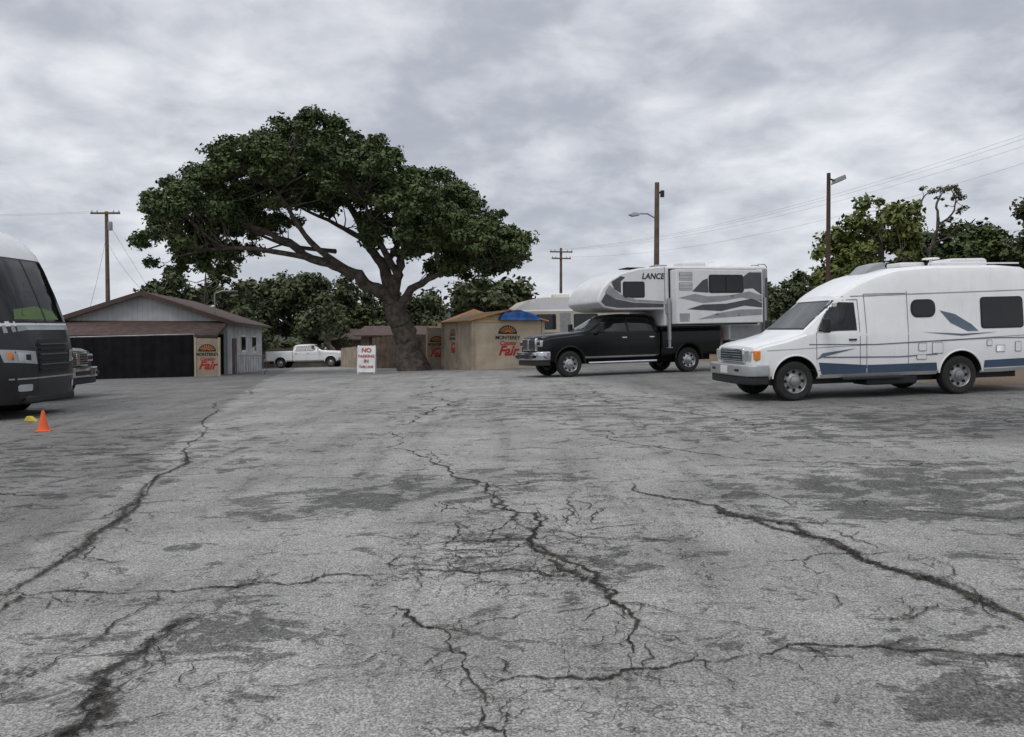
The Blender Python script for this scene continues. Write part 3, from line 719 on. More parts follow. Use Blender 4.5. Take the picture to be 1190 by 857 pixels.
def shed(name, x0, x1, y, h, rise, depth, wm, rm, rz=0):
    e = empty(name); W = x1 - x0
    box('walls', (W / 2, depth / 2, h / 2 - .3), (W, depth, h + .6), wm, e)
    prism('roof', [(-.5, h - .1), (depth / 2, h + rise), (depth + .5, h - .1), (depth + .5, h), (depth / 2, h + rise + .12), (-.5, h)], -.4, W + .4, rm, e, axis='x')
    k = 0; xx = .8
    while xx < W - 1:
        box('opening_%d' % k, (xx + .4, -.01, 1.2), (.8 if k % 2 else 1.2, .06, 1.0 if k % 2 else 2.2), GLASS if k % 2 else FASCIA, e); xx += 2.4; k += 1
    e.matrix_world = Matrix.Translation((x0, y, gz(x0, y))) @ Matrix.Rotation(rz, 4, 'Z')
shed('low_shed', -11.0, -3.6, 58, 2.3, .6, 5, SHEDW, ROOFB, -.08)
shed('low_shed', -16.0, 6, 68, 2.3, .8, 6, SHEDW, ROOFB)
def wfence(x0, y0, x1, y1, h, mat, name='wood_fence'):
    e = empty(name); L = math.hypot(x1 - x0, y1 - y0); n = int(L / .16); V = []; F = []
    rnd = random.Random(3)
    for i in range(n):
        x = i * L / n; w = L / n * .93; o = len(V); hh = h + rnd.uniform(-.04, .04); z = gz(x0 + (x1 - x0) * i / n, y0 + (y1 - y0) * i / n) - gz(x0, y0) - .1
        V += [(x, 0, z), (x + w, 0, z), (x + w, 0, z + hh), (x, 0, z + hh), (x, .025, z), (x + w, .025, z), (x + w, .025, z + hh), (x, .025, z + hh)]
        F += [tuple(o + q for q in f) for f in ((0, 1, 2, 3), (4, 5, 6, 7), (0, 1, 5, 4), (1, 2, 6, 5), (2, 3, 7, 6), (3, 0, 4, 7))]
    mk('boards', V, F, mat, e)
    box('rail', (L / 2, .06, h * .7), (L, .05, .08), mat, e)
    e.matrix_world = Matrix.Translation((x0, y0, gz(x0, y0))) @ Matrix.Rotation(math.atan2(y1 - y0, x1 - x0), 4, 'Z')
wfence(-8.6, 49, -3.4, 43.5, 2.0, WOODF)
wfence(-12.9, 60, -8.6, 49.2, 1.5, TAN)
wfence(-28, 68, -15.0, 66.5, 1.7, SHEDW)

# ================================================================== poles
def insul(L, x, y, z): L.append(([(x, y, z), (x, y, z + .16)], [.05, .03]))
def upole(x, y, top, arms, aw, yaw=0.0, name='utility_pole'):
    e = empty(name); z0 = gz(x, y); H = top - z0
    tube('pole', [(0, 0, -.3), (0, 0, H)], [.19, .12], POLEW, e, 12)
    I = []
    for k, az in enumerate(arms):
        w = aw * (1 - .15 * k)
        box('crossarm_%d' % k, (0, -.16, H - az), (w, .1, .13), POLEW, e)
        for q in (-.46, -.28, .28, .46): insul(I, q * w, -.16, H - az + .06)
    multitube('insulators', I, GALV, e, 8)
    if len(arms) == 1: lathe('transformer', [(.001, .35), (.16, .33), (.18, .25), (.18, -.3), (.001, -.32)], .28, -.05, H - 1.1, GALV, e, 16, 'z')
    e.matrix_world = Matrix.Translation((x, y, z0)) @ Matrix.Rotation(yaw, 4, 'Z')
upole(-30.4, 60, 11.45, [.15], 2.2)
upole(4.9, 80, 11.1, [.4, 1.05], 2.3, .15)
upole(32.5, 36, 14.2, [.3, 1.1], 2.4, .3)
def lamp1():
    e = empty('street_lamp'); x, y = 7.6, 42; z0 = gz(x, y); H = 10.0 - z0
    tube('pole', [(0, 0, -.3), (0, 0, H)], [.17, .12], POLEW, e, 12)
    tube('arm', [(0, 0, H - 1.9), (-.5, 0, H - 1.62), (-1.0, 0, H - 1.62)], .04, GALV, e)
    prism('cobra_head', [(-.9, H - 1.66), (-1.05, H - 1.55), (-1.3, H - 1.55), (-1.5, H - 1.68), (-1.3, H - 1.78), (-.95, H - 1.72)], -.13, .13, SILVER, e, .03)
    tube('bracket', [(0, 0, H - .55), (.25, 0, H - .5)], .05, BLK, e); lathe('photo_can', [(.001, .2), (.11, .18), (.11, -.15), (.001, -.16)], .28, 0, H - .6, BLK, e, 12, 'z')
    e.matrix_world = Matrix.Translation((x, y, z0))
lamp1()
def lamp2():
    e = empty('street_lamp'); x, y = 11.85, 30; z0 = gz(x, y); H = 7.95 - z0
    tube('pole', [(.05, 0, -.3), (0, 0, H)], [.10, .07], POLED, e, 12)
    tube('arm', [(0, 0, H - .2), (.22, 0, H - .28)], .035, POLED, e)
    prism('floodlight', [(.16, H - .42), (.2, H - .22), (.55, H - .08), (.6, H - .24)], -.2, .2, GALV, e, .02)
    e.matrix_world = Matrix.Translation((x, y, z0))
lamp2()
def span(a, b, sag, n=14):
    return [(a[0] + (b[0] - a[0]) * t, a[1] + (b[1] - a[1]) * t, a[2] + (b[2] - a[2]) * t - sag * 4 * t * (1 - t)) for t in [i / n for i in range(n + 1)]]
W = []
for k in (-1, -.3, .9):
    W.append((span((4.9 + k, 80, 10.9), (32.5 + k, 36, 14.0), 1.6), .006))
for k in (.8,): W.append((span((4.9 + k, 80, 10.2), (32.5 + k, 36, 13.2), 1.9), .006))
for k in (-1, 1): W.append((span((-30.4 + k, 60, 11.45), (-75, 62 + k, 13.5), 1.0), .005))
W.append((span((-30.4, 60, 9.8), (-23.0, 43.5, 3.6), .2), .010)); W.append((span((-30.4, 60, 9.2), (-20.0, 45, 3.9), .5), .010)); W.append((span((-30.4, 60, 10.8), (-26.5, 66, .2), 0), .010))
multitube('power_lines', W, WIRE, None, 5)

# ================================================================== foliage
def leafmat(name, dark, lite, yel):
    m = bpy.data.materials.new(name); m.use_nodes = True; nt = m.node_tree; nb = NB(nt); b = nt.nodes['Principled BSDF']
    geo = nb.n('ShaderNodeNewGeometry')
    f1 = geo.outputs['Random Per Island']
    pos = geo.outputs['Position']
    f2 = nb.ss(nb.noise(pos, .55, 2, .6), .35, .65)
    c = nb.mix(f1, c4(dark), c4(lite)); c = nb.mix(nb.m('MULTIPLY', f2, .6), c, c4(yel))
    nt.links.new(c, b.inputs['Base Color']); b.inputs['Roughness'].default_value = .6
    b.inputs['Specular IOR Level'].default_value = .25
    return m
LOAK = leafmat('oak_leaves', (.038, .056, .023), (.082, .115, .042), (.115, .145, .050))
LBG = leafmat('background_leaves', (.038, .052, .026), (.085, .104, .046), (.120, .130, .055))
LYEL = leafmat('willow_leaves', (.060, .08, .022), (.14, .17, .045), (.20, .22, .065))

def leaf_mesh(name, C, Rr, counts, size, mat, parent, seed, flat=.6):
    rng = np.random.default_rng(seed)
    C = np.asarray(C); Rr = np.asarray(Rr); idx = np.repeat(np.arange(len(C)), counts); N = len(idx)
    d = rng.normal(size=(N, 3)); d /= np.linalg.norm(d, axis=1)[:, None]
    rad = rng.random(N) ** .45
    lump = .75 + .35 * np.sin(d[:, 0] * 5 + idx) * np.cos(d[:, 1] * 4 + idx * 1.7)
    p = C[idx] + d * (rad * lump * Rr[idx])[:, None] * np.array([1, 1, flat])
    nrm = d * .5 + rng.normal(size=(N, 3)) * .55 + np.array([0, 0, .55]); nrm /= np.linalg.norm(nrm, axis=1)[:, None]
    a = rng.normal(size=(N, 3)); u = np.cross(nrm, a); u /= np.linalg.norm(u, axis=1)[:, None]; v = np.cross(nrm, u)
    s = size * (.6 + .8 * rng.random(N))[:, None]
    V = np.empty((N, 4, 3)); V[:, 0] = p - u * s; V[:, 1] = p + v * s * .6; V[:, 2] = p + u * s; V[:, 3] = p - v * s * .6
    me = bpy.data.meshes.new(name); me.vertices.add(4 * N); me.vertices.foreach_set('co', V.astype(np.float32).ravel())
    me.loops.add(4 * N); me.loops.foreach_set('vertex_index', np.arange(4 * N, dtype=np.int32))
    me.polygons.add(N); me.polygons.foreach_set('loop_start', np.arange(0, 4 * N, 4, dtype=np.int32))
    me.materials.append(mat); me.update(calc_edges=True)
    o = bpy.data.objects.new(name, me); COL.objects.link(o)
    if parent: o.parent = parent
    return o
def build_tree(name, limbs, lobes, clump_r, per_m2, leaf, lpc, bark, lmat, seed, under=.35, flat=.6, twigs=True, shell=(.72, 1.0), wob=.25):
    rnd = random.Random(seed); e = empty(name)
    C = []; R = []
    for (cx, cy, cz, rx, ry, rz, dens) in lobes:
        n = max(4, int(per_m2 * dens * (rx * ry + rx * rz + ry * rz) * 4.2))
        for _ in range(n):
            while True:
                d = Vector((rnd.gauss(0, 1), rnd.gauss(0, 1), rnd.gauss(0, 1))).normalized()
                if d.z > -.25 or rnd.random() < under: break
            q = rnd.uniform(*shell) if rnd.random() < .8 else rnd.uniform(.3, .8)
            C.append((cx + d.x * rx * q, cy + d.y * ry * q, cz + d.z * rz * q)); R.append(clump_r * rnd.uniform(.5, 1.25))
    LT = []; samples = []
    for pts, rads in limbs:
        P = [Vector(p) for p in pts]; Q = []; RR = []
        for i in range(len(P) - 1):
            p0 = P[max(i - 1, 0)]; p1 = P[i]; p2 = P[i + 1]; p3 = P[min(i + 2, len(P) - 1)]
            for k in range(5):
                t = k / 5
                q = .5 * ((2 * p1) + (p2 - p0) * t + (2 * p0 - 5 * p1 + 4 * p2 - p3) * t * t + (3 * p1 - p0 - 3 * p2 + p3) * t ** 3)
                r = rads[i] + (rads[i + 1] - rads[i]) * t
                w = min(r, .3) * wob if i > 0 else 0
                Q.append(q + Vector((rnd.uniform(-w, w), rnd.uniform(-w, w), rnd.uniform(-w, w)))); RR.append(r * rnd.uniform(.92, 1.08))
        Q.append(P[-1]); RR.append(rads[-1]); LT.append((Q, RR))
        samples += [(q, r) for q, r in zip(Q[4:], RR[4:]) if r < .38]
    multitube('trunk_and_limbs', LT, bark, e, 10)
    if twigs and samples:
        TW = []
        for c in C:
            c = Vector(c); s = min(samples, key=lambda q: (q[0] - c).length + rnd.uniform(0, .8))
            a = s[0]; L = (c - a).length
            if L < .3: continue
            r0 = min(s[1] * .6, .02 + .012 * L)
            m1 = a.lerp(c, .35) + Vector((rnd.uniform(-.1, .1), rnd.uniform(-.1, .1), rnd.uniform(-.12, .04))) * L
            m2 = a.lerp(c, .7) + Vector((rnd.uniform(-.08, .08), rnd.uniform(-.08, .08), rnd.uniform(-.06, .06))) * L
            TW.append(([a, m1, m2, c], [r0, r0 * .75, r0 * .5, r0 * .25]))
        multitube('branches', TW, bark, e, 4)
    cnt = [max(10, int(lpc * r * r / (clump_r ** 2))) for r in R]
    leaf_mesh('foliage', C, R, cnt, leaf, lmat, e, seed, flat)
    return e

X0, Y0 = -4.75, 38.2
g0 = gz(X0, Y0)
F3 = (-5.75, Y0, 3.75)
oak_limbs = [
    ([(X0 + .05, Y0, g0 - .3), (X0 - .0, Y0, g0 + .15), (X0 - .12, Y0, g0 + .6), (-5.1, Y0, 1.9), (-5.48, Y0, 2.9), F3], [1.1, .84, .63, .55, .52, .46]),
    ([F3, (-6.7, Y0 - .3, 4.3), (-7.7, Y0 - .9, 5.0), (-9.2, Y0 - 1.3, 5.5), (-11.0, Y0 - 1.8, 6.6), (-13.2, Y0 - 2.0, 7.1), (-15.0, Y0 - 2, 7.2)], [.38, .31, .25, .20, .15, .09, .04]),
    ([F3, (-6.2, Y0 + .4, 5.2), (-7.0, Y0 + .6, 6.5), (-7.9, Y0 + 1, 8.2), (-9.0, Y0 + 1.2, 9.6), (-9.6, Y0 + 1.5, 10.7)], [.36, .26, .20, .15, .09, .03]),
    ([F3, (-5.45, Y0 - .3, 4.9), (-5.1, Y0 - .8, 5.9), (-4.4, Y0 - 1.3, 7.1), (-3.7, Y0 - 1.5, 7.9)], [.33, .25, .17, .10, .04]),
    ([(-5.5, Y0, 3.0), (-4.9, Y0 - .5, 3.9), (-3.6, Y0 - 1.2, 4.7), (-2.0, Y0 - 1.5, 5.1), (-.4, Y0 - 1.5, 5.4)], [.28, .20, .14, .09, .03]),
    ([(-7.7, Y0 - .9, 5.0), (-9.0, Y0 - 2.4, 6.1), (-10.0, Y0 - 3.2, 7.8), (-10.9, Y0 - 3.4, 9.0)], [.18, .13, .09, .04]),
    ([(-7.0, Y0 + .6, 6.5), (-8.9, Y0 + 2.5, 7.6), (-11.2, Y0 + 3.0, 8.7)], [.16, .11, .04]),
    ([(-6.2, Y0 + .4, 5.2), (-5.6, Y0 + 2.0, 6.7), (-4.8, Y0 + 3, 7.7)], [.18, .12, .04]),
    ([(-5.45, Y0 - .3, 4.9), (-6.0, Y0 - 2.0, 6.2), (-6.5, Y0 - 3.2, 7.9)], [.18, .12, .04]),
    ([(-9.2, Y0 - 1.3, 5.5), (-11.0, Y0 - 2.8, 5.7), (-12.8, Y0 - 3.5, 5.7), (-14.6, Y0 - 3.2, 5.4)], [.14, .11, .07, .03]),
    ([(-5.1, Y0 - .8, 5.9), (-3.3, Y0 + .8, 6.3), (-1.7, Y0 + 1.2, 6.1)], [.13, .09, .03]),
    ([(-8.5, Y0 + .2, 6.0), (-11.6, Y0 + 2.3, 6.6), (-14.0, Y0 + 2.4, 7.6)], [.12, .09, .03]),
]
base = [(-14.7, 8.0, 2.4, 2.4, 1.15), (-11.9, 9.9, 2.6, 2.1, 1.15), (-9.6, 10.9, 2.4, 1.9, 1.15), (-6.6, 9.6, 2.5, 2.1, 1.05), (-4.0, 8.2, 2.3, 1.9, 1.05),
        (-1.6, 6.8, 2.2, 1.7, 1.1), (.15, 5.7, 1.2, 1.2, 1.1), (-16.0, 6.3, 1.5, 1.4, 1.2), (-12.9, 7.4, 2.4, 1.5, .7), (-8.7, 8.4, 2.7, 1.5, .6), (-1.7, 5.1, 2.0, 1.0, 1.0), (-5.2, 7.0, 1.9, 1.2, .6),
        (-14.3, 5.7, 1.8, .8, .9), (-3.6, 5.9, 1.5, 1.0, .6), (-7.2, 11.0, 1.6, .9, .8), (-2.6, 8.4, 1.2, .9, .9)]
base = [(-8.0 + (x + 8.0) * .95, 4.6 + (z - 4.6) * .92, rx * .96, rz * .94, dn) for x, z, rx, rz, dn in base]
lobes = []
for i, (x, z, rx, rz, dn) in enumerate(base):
    lobes.append((x, Y0 - 1, z, rx, 2.4, rz, dn))
    if i < 6:
        lobes.append((x * .93 - .3, Y0 - 4.0, z * .90 + .1, rx * .78, 1.8, rz * .75, dn * .9))
        lobes.append((x * 1.03, Y0 + 3.2, z * .98, rx * .85, 2.2, rz * .8, dn * .9))
build_tree('oak_tree', oak_limbs, lobes, .64, .82, .092, 290, BARK, LOAK, 11, under=.2, flat=.62, wob=.4)

def bg_tree(name, x, y, h, r, seed, lmat=LBG, leaf=.22, lpc=95, bark=BARK, lean=0.0, cr=1.0, dens=1.0, low=.25, n=8):
    rnd = random.Random(seed); z0 = gz(x, y)
    top = z0 + h; L = [([(x, y, z0 - .3), (x + lean * .3, y, z0 + h * .2), (x + lean, y, z0 + h * .45), (x + lean * 1.2, y, top - h * .12)], [.035 * h + .1, .028 * h + .08, .02 * h + .05, .03])]
    for k in range(5):
        a = rnd.uniform(0, 6.28); q = rnd.uniform(.25, .45) * h
        L.append(([(x + lean * q / h * 2, y, z0 + q), (x + lean + math.cos(a) * r * .4, y + math.sin(a) * r * .4, z0 + q + h * .18), (x + lean + math.cos(a) * r * .8, y + math.sin(a) * r * .8, z0 + q + h * .33)], [.015 * h + .04, .01 * h + .02, .02]))
    lobes = [(x + lean, y, z0 + h * .64, r * .68, r * .68, h * .34, dens)]
    for k in range(n):
        a = k / n * 6.28 + rnd.uniform(-.3, .3); q = rnd.uniform(.45, .68); rr_ = r * rnd.uniform(.36, .5)
        zc = z0 + h * rnd.uniform(low + .12, .74)
        lobes.append((x + lean + math.cos(a) * r * q, y + math.sin(a) * r * q, zc, rr_, rr_, min(rr_ * .85, (top - zc)), dens))
    return build_tree(name, L, lobes, cr, .34, leaf, lpc, bark, lmat, seed, under=.5, flat=.75)
bg_tree('background_oak_tree', -23.8, 62, 8.6, 5.2, 21, low=.1)
bg_tree('background_oak_tree', -18.6, 74, 8.8, 6.0, 22, bark=BARKP, lean=-1.0, low=.12)
bg_tree('background_oak_tree', -13.2, 76, 7.4, 4.8, 23, low=.1)
bg_tree('background_oak_tree', -30.5, 70, 7.6, 3.6, 29, low=.1)
bg_tree('background_oak_tree', -8.5, 78, 6.8, 4.6, 33, low=.1)
bg_tree('background_oak_tree', -14.0, 64.5, 5.6, 2.4, 34, bark=BARKP, lean=-1.3, dens=.5, low=.35, leaf=.16)
bg_tree('background_oak_tree', -1.4, 54, 6.2, 3.5, 24, low=.05)
bg_tree('background_oak_tree', -38, 78, 6.4, 3.2, 25, low=.1)
bg_tree('eucalyptus_tree', 20.8, 45, 9.3, 3.2, 26, lmat=LYEL, leaf=.15, lpc=150, low=.0, dens=2.2, cr=.85)
bg_tree('eucalyptus_tree', 26.6, 47, 8.0, 4.6, 27, lmat=LOAK, leaf=.16, lpc=140, low=.0, n=10, dens=2.0, cr=.9)
bg_tree('eucalyptus_tree', 30.8, 43, 8.0, 3.8, 31, lmat=LBG, leaf=.16, lpc=140, low=.0, dens=2.0, cr=.9)
bg_tree('eucalyptus_tree', 30.7, 45, 11.2, 2.0, 36, lmat=LBG, leaf=.16, lpc=110, low=.5, dens=1.1)
bg_tree('background_oak_tree', 26.0, 72, 7.6, 4.8, 28, low=.0, dens=1.3)
bg_tree('background_oak_tree', 19.5, 78, 6.2, 4.2, 30, low=.0, dens=1.3)
xs, ys = 24.3, 46.0; zs = gz(xs, ys)
sp_l = [([(xs - .8, ys, zs - .3), (xs - .7, ys, 4), (xs - .3, ys, 6.5), (xs + .2, ys, 8.4), (xs + .1, ys, 9.6), (xs + .8, ys, 10.7)], [.2, .17, .13, .09, .06, .02]),
        ([(xs - .3, ys, 6.5), (xs - .9, ys, 8.2), (xs - .8, ys, 9.6), (xs - .2, ys, 10.5)], [.09, .07, .05, .02]),
        ([(xs + .2, ys, 8.4), (xs + .9, ys, 8.9), (xs + 1.2, ys, 9.8), (xs + .9, ys, 10.4)], [.07, .05, .04, .02]),
        ([(xs, ys, 7.4), (xs + .8, ys, 7.7), (xs + 1.4, ys, 8.5)], [.06, .05, .02])]
build_tree('sparse_tree', sp_l, [(xs + .2, ys, 10.3, 1.2, .8, .5, .9), (xs + 1.2, ys, 9.3, .5, .5, 1.1, .8), (xs - .9, ys, 9.3, .35, .4, .9, .6), (xs + .9, ys, 8.3, .7, .5, .4, .8)], .32, 1.6, .085, 45, BARK, LBG, 77, under=.8, wob=.8)

def tree_line():
    rnd = random.Random(5); C = []; R = []
    for k in range(900):
        x = rnd.uniform(-95, 110); y = 105 + rnd.uniform(-4, 6) + .0006 * x * x
        hh = 3.2 + 1.2 * math.sin(x * .11) + .9 * math.sin(x * .37 + 1) + (2.2 if x > 20 else 0)
        C.append((x, y, gz(x, y) + rnd.uniform(0.2, 1) * hh)); R.append(rnd.uniform(.9, 1.7))
    leaf_mesh('distant_tree_line', C, R, [60] * len(C), .38, LBG, None, 9, .8)
tree_line()
def hedge():
    rnd = random.Random(15); C = []; R = []
    for k in range(200):
        t = rnd.random(); x = 12.5 + 30 * t; y = 33 + 6 * t + rnd.uniform(-.6, .6)
        C.append((x, y, gz(x, y) + rnd.uniform(.2, 2.4))); R.append(rnd.uniform(.5, .8))
    leaf_mesh('hedge', C, R, [110] * len(C), .13, LOAK, None, 19, .9)
hedge()

# ================================================================== hills
def hills():
    V = []; F = []; n = 80
    for i in range(n + 1):
        x = -260 + 520 * i / n
        h = 4 + 12 * math.exp(-((x + 30) / 36) ** 2) + 9 * math.exp(-((x - 120) / 60) ** 2) + 1.2 * math.sin(x * .13) + .8 * math.sin(x * .31)
        V += [(x, 290, -2), (x, 320, h), (x, 420, h * .8), (x, 470, -2)]
    for i in range(n):
        for k in range(3): a = i * 4 + k; F.append((a, a + 4, a + 5, a + 1))
    mk('hills', V, F, M('hill_forest', (.040, .048, .050), .95, var=.4, vs=.12, bump=1, bs=.4), None, smooth=True, angle=80)  # grey-green distance haze is put into the hill colour
hills()

# ================================================================== asphalt ground
def ground():
    def axis(lo, hi, step, far):
        a = [-far, -far * .5, -far * .2, -150, -100]; v = lo
        a = [q for q in a if q < lo]
        while v <= hi: a.append(v); v += step
        a += [q for q in (100, 150, far * .2, far * .5, far) if q > hi]
        return a
    xs = axis(-60, 60, 2.0, 2500); ys = axis(-40, 90, 1.0, 2500)
    V = [(x, y, gz(x, y)) for y in ys for x in xs]; nx = len(xs)
    F = [(j * nx + i, j * nx + i + 1, (j + 1) * nx + i + 1, (j + 1) * nx + i) for j in range(len(ys) - 1) for i in range(nx - 1)]
    m = bpy.data.materials.new('worn_asphalt'); m.use_nodes = True; nt = m.node_tree; nb = NB(nt); nb.dim = '2D'; b = nt.nodes['Principled BSDF']
    P = nb.n('ShaderNodeNewGeometry').outputs['Position']
    sp = nb.n('ShaderNodeSeparateXYZ'); nt.links.new(P, sp.inputs[0]); X, Y = sp.outputs[0], sp.outputs[1]
    sp1 = nb.noise(P, 85, 2, .75); sp2 = nb.noise(P, 28, 3, .7)
    vo = nb.n('ShaderNodeTexVoronoi'); vo.voronoi_dimensions = '2D'; nb.put(P, vo.inputs['Vector']); vo.inputs['Scale'].default_value = 90
    vsep = nb.n('ShaderNodeSeparateColor'); nt.links.new(vo.outputs['Color'], vsep.inputs[0])
    stone = nb.ss(vsep.outputs[0], .60, .95)
    base = nb.mix(nb.ss(sp1, .28, .72), (.135, .132, .124, 1), (.385, .374, .352, 1))
    base = nb.mix(nb.m('MULTIPLY', stone, .5), base, (.56, .545, .51, 1))
    base = nb.mix(nb.m('MULTIPLY', nb.ss(sp2, .60, .72), .5), base, (.07, .068, .064, 1))
    br = nb.noise(nb.vm('MULTIPLY', P, (.5, .9, 0)), 1.0, 4, .65)
    base = nb.vm('SCALE', base, nb.ss(br, .25, .75, .78, 1.14))
    streak = nb.noise(nb.vm('MULTIPLY', P, (2.0, .22, 0)), 1.0, 5, .65)
    base = nb.vm('SCALE', base, nb.ss(streak, .42, .72, 1.05, .84))
    blobs = [(3.96, 7.3, 1.6, 1.3, .17), (-1.9, 7.3, .8, .6, .15), (6.0, 12.0, 4.0, 1.8, .13), (.8, 16, 3.0, 2.6, .10), (2.1, 3.3, .6, .5, .14),  # widest blob paints the shadow area ahead of the van into the asphalt
             (-5.8, 10.5, 2.4, 3.0, .09), (-.6, 8.1, 1.2, .8, .12), (-1.9, 3.8, .7, .9, .09), (0.2, 5.6, .9, .7, .08), (-1.5, 4.25, .3, .25, .14)]
    tot = 0.0
    for cx, cy, rx, ry, am in blobs:
        dx = nb.m('DIVIDE', nb.m('SUBTRACT', X, cx), rx); dy = nb.m('DIVIDE', nb.m('SUBTRACT', Y, cy), ry)
        r2 = nb.m('ADD', nb.m('MULTIPLY', dx, dx), nb.m('MULTIPLY', dy, dy))
        tot = nb.m('ADD', tot, nb.m('MULTIPLY', nb.ss(r2, 2.5, 0), am))
    pn = nb.noise(nb.vm('MULTIPLY', P, (1.3, 1.9, 0)), 1.7, 7, .72, .4)
    patch = nb.ss(nb.m('ADD', pn, tot), .595, .65)
    grain = nb.ss(sp2, .3, .55, .6, 1.0)
    base = nb.mix(nb.m('MULTIPLY', nb.m('MULTIPLY', patch, grain), .80), base, nb.vm('SCALE', base, .26))
    pn2 = nb.noise(nb.vm('MULTIPLY', P, (2.4, 3.6, 0)), 3.0, 6, .75, .3)
    base = nb.mix(nb.m('MULTIPLY', nb.ss(pn2, .585, .65), .65), base, nb.vm('SCALE', base, .33))
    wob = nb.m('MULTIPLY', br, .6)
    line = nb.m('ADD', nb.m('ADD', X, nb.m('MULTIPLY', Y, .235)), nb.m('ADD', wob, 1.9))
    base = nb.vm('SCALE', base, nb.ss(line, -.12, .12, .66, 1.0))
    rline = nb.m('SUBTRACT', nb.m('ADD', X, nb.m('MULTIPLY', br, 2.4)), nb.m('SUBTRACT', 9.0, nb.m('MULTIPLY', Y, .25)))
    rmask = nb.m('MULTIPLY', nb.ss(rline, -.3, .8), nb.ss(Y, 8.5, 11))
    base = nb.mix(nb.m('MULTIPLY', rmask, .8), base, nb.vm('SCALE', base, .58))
    wp = nb.vm('ADD', P, nb.vm('SCALE', nb.vm('SUBTRACT', nb.noise(P, 1.8, 4, .65, col=True), (.5, .5, .5)), .9))
    def crackv(scale, width, mask, strength, base):
        v = nb.n('ShaderNodeTexVoronoi', feature='DISTANCE_TO_EDGE'); v.voronoi_dimensions = '2D'; nb.put(wp, v.inputs['Vector']); v.inputs['Scale'].default_value = scale
        c = nb.m('MULTIPLY', nb.ss(v.outputs['Distance'], width, width * .3), mask)
        return nb.mix(nb.m('MULTIPLY', c, strength), base, (.035, .033, .028, 1))
    base = crackv(.55, .006, nb.ss(br, .42, .50), .7, base)
    ax = nb.m('DIVIDE', nb.m('SUBTRACT', X, -.02), 1.05); ay = nb.m('DIVIDE', nb.m('SUBTRACT', Y, 5.6), 1.15)
    am = nb.ss(nb.m('ADD', nb.m('ADD', nb.m('MULTIPLY', ax, ax), nb.m('MULTIPLY', ay, ay)), nb.m('MULTIPLY', pn, 1.0)), 1.8, .9)
    am2 = nb.m('MAXIMUM', am, nb.ss(streak, .60, .66))
    base = crackv(4.2, .042, am2, .8, base)
    dn = nb.m('MULTIPLY', nb.m('SUBTRACT', pn, .5), 2.0)
    dirt = nb.m('MULTIPLY', nb.ss(nb.m('ADD', X, dn), 9.6, 10.4), nb.ss(nb.m('ADD', Y, dn), 17.2, 17.9))
    base = nb.mix(dirt, base, nb.mix(nb.ss(sp2, .35, .65), (.09, .065, .042, 1), (.22, .165, .11, 1)))
    far = nb.m('MAXIMUM', nb.ss(Y, 76, 82), nb.ss(nb.m('ABSOLUTE', X), 55, 70))
    base = nb.mix(far, base, nb.mix(br, (.08, .09, .04, 1), (.18, .15, .09, 1)))
    nt.links.new(base, b.inputs['Base Color'])
    b.inputs['Roughness'].default_value = .9; b.inputs['Specular IOR Level'].default_value = .2
    bp = nb.n('ShaderNodeBump'); bp.inputs['Strength'].default_value = .5; bp.inputs['Distance'].default_value = .007
    nt.links.new(nb.m('ADD', sp1, nb.m('MULTIPLY', sp2, .6)), bp.inputs['Height']); nt.links.new(bp.outputs[0], b.inputs['Normal'])
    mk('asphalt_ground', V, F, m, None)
ground()

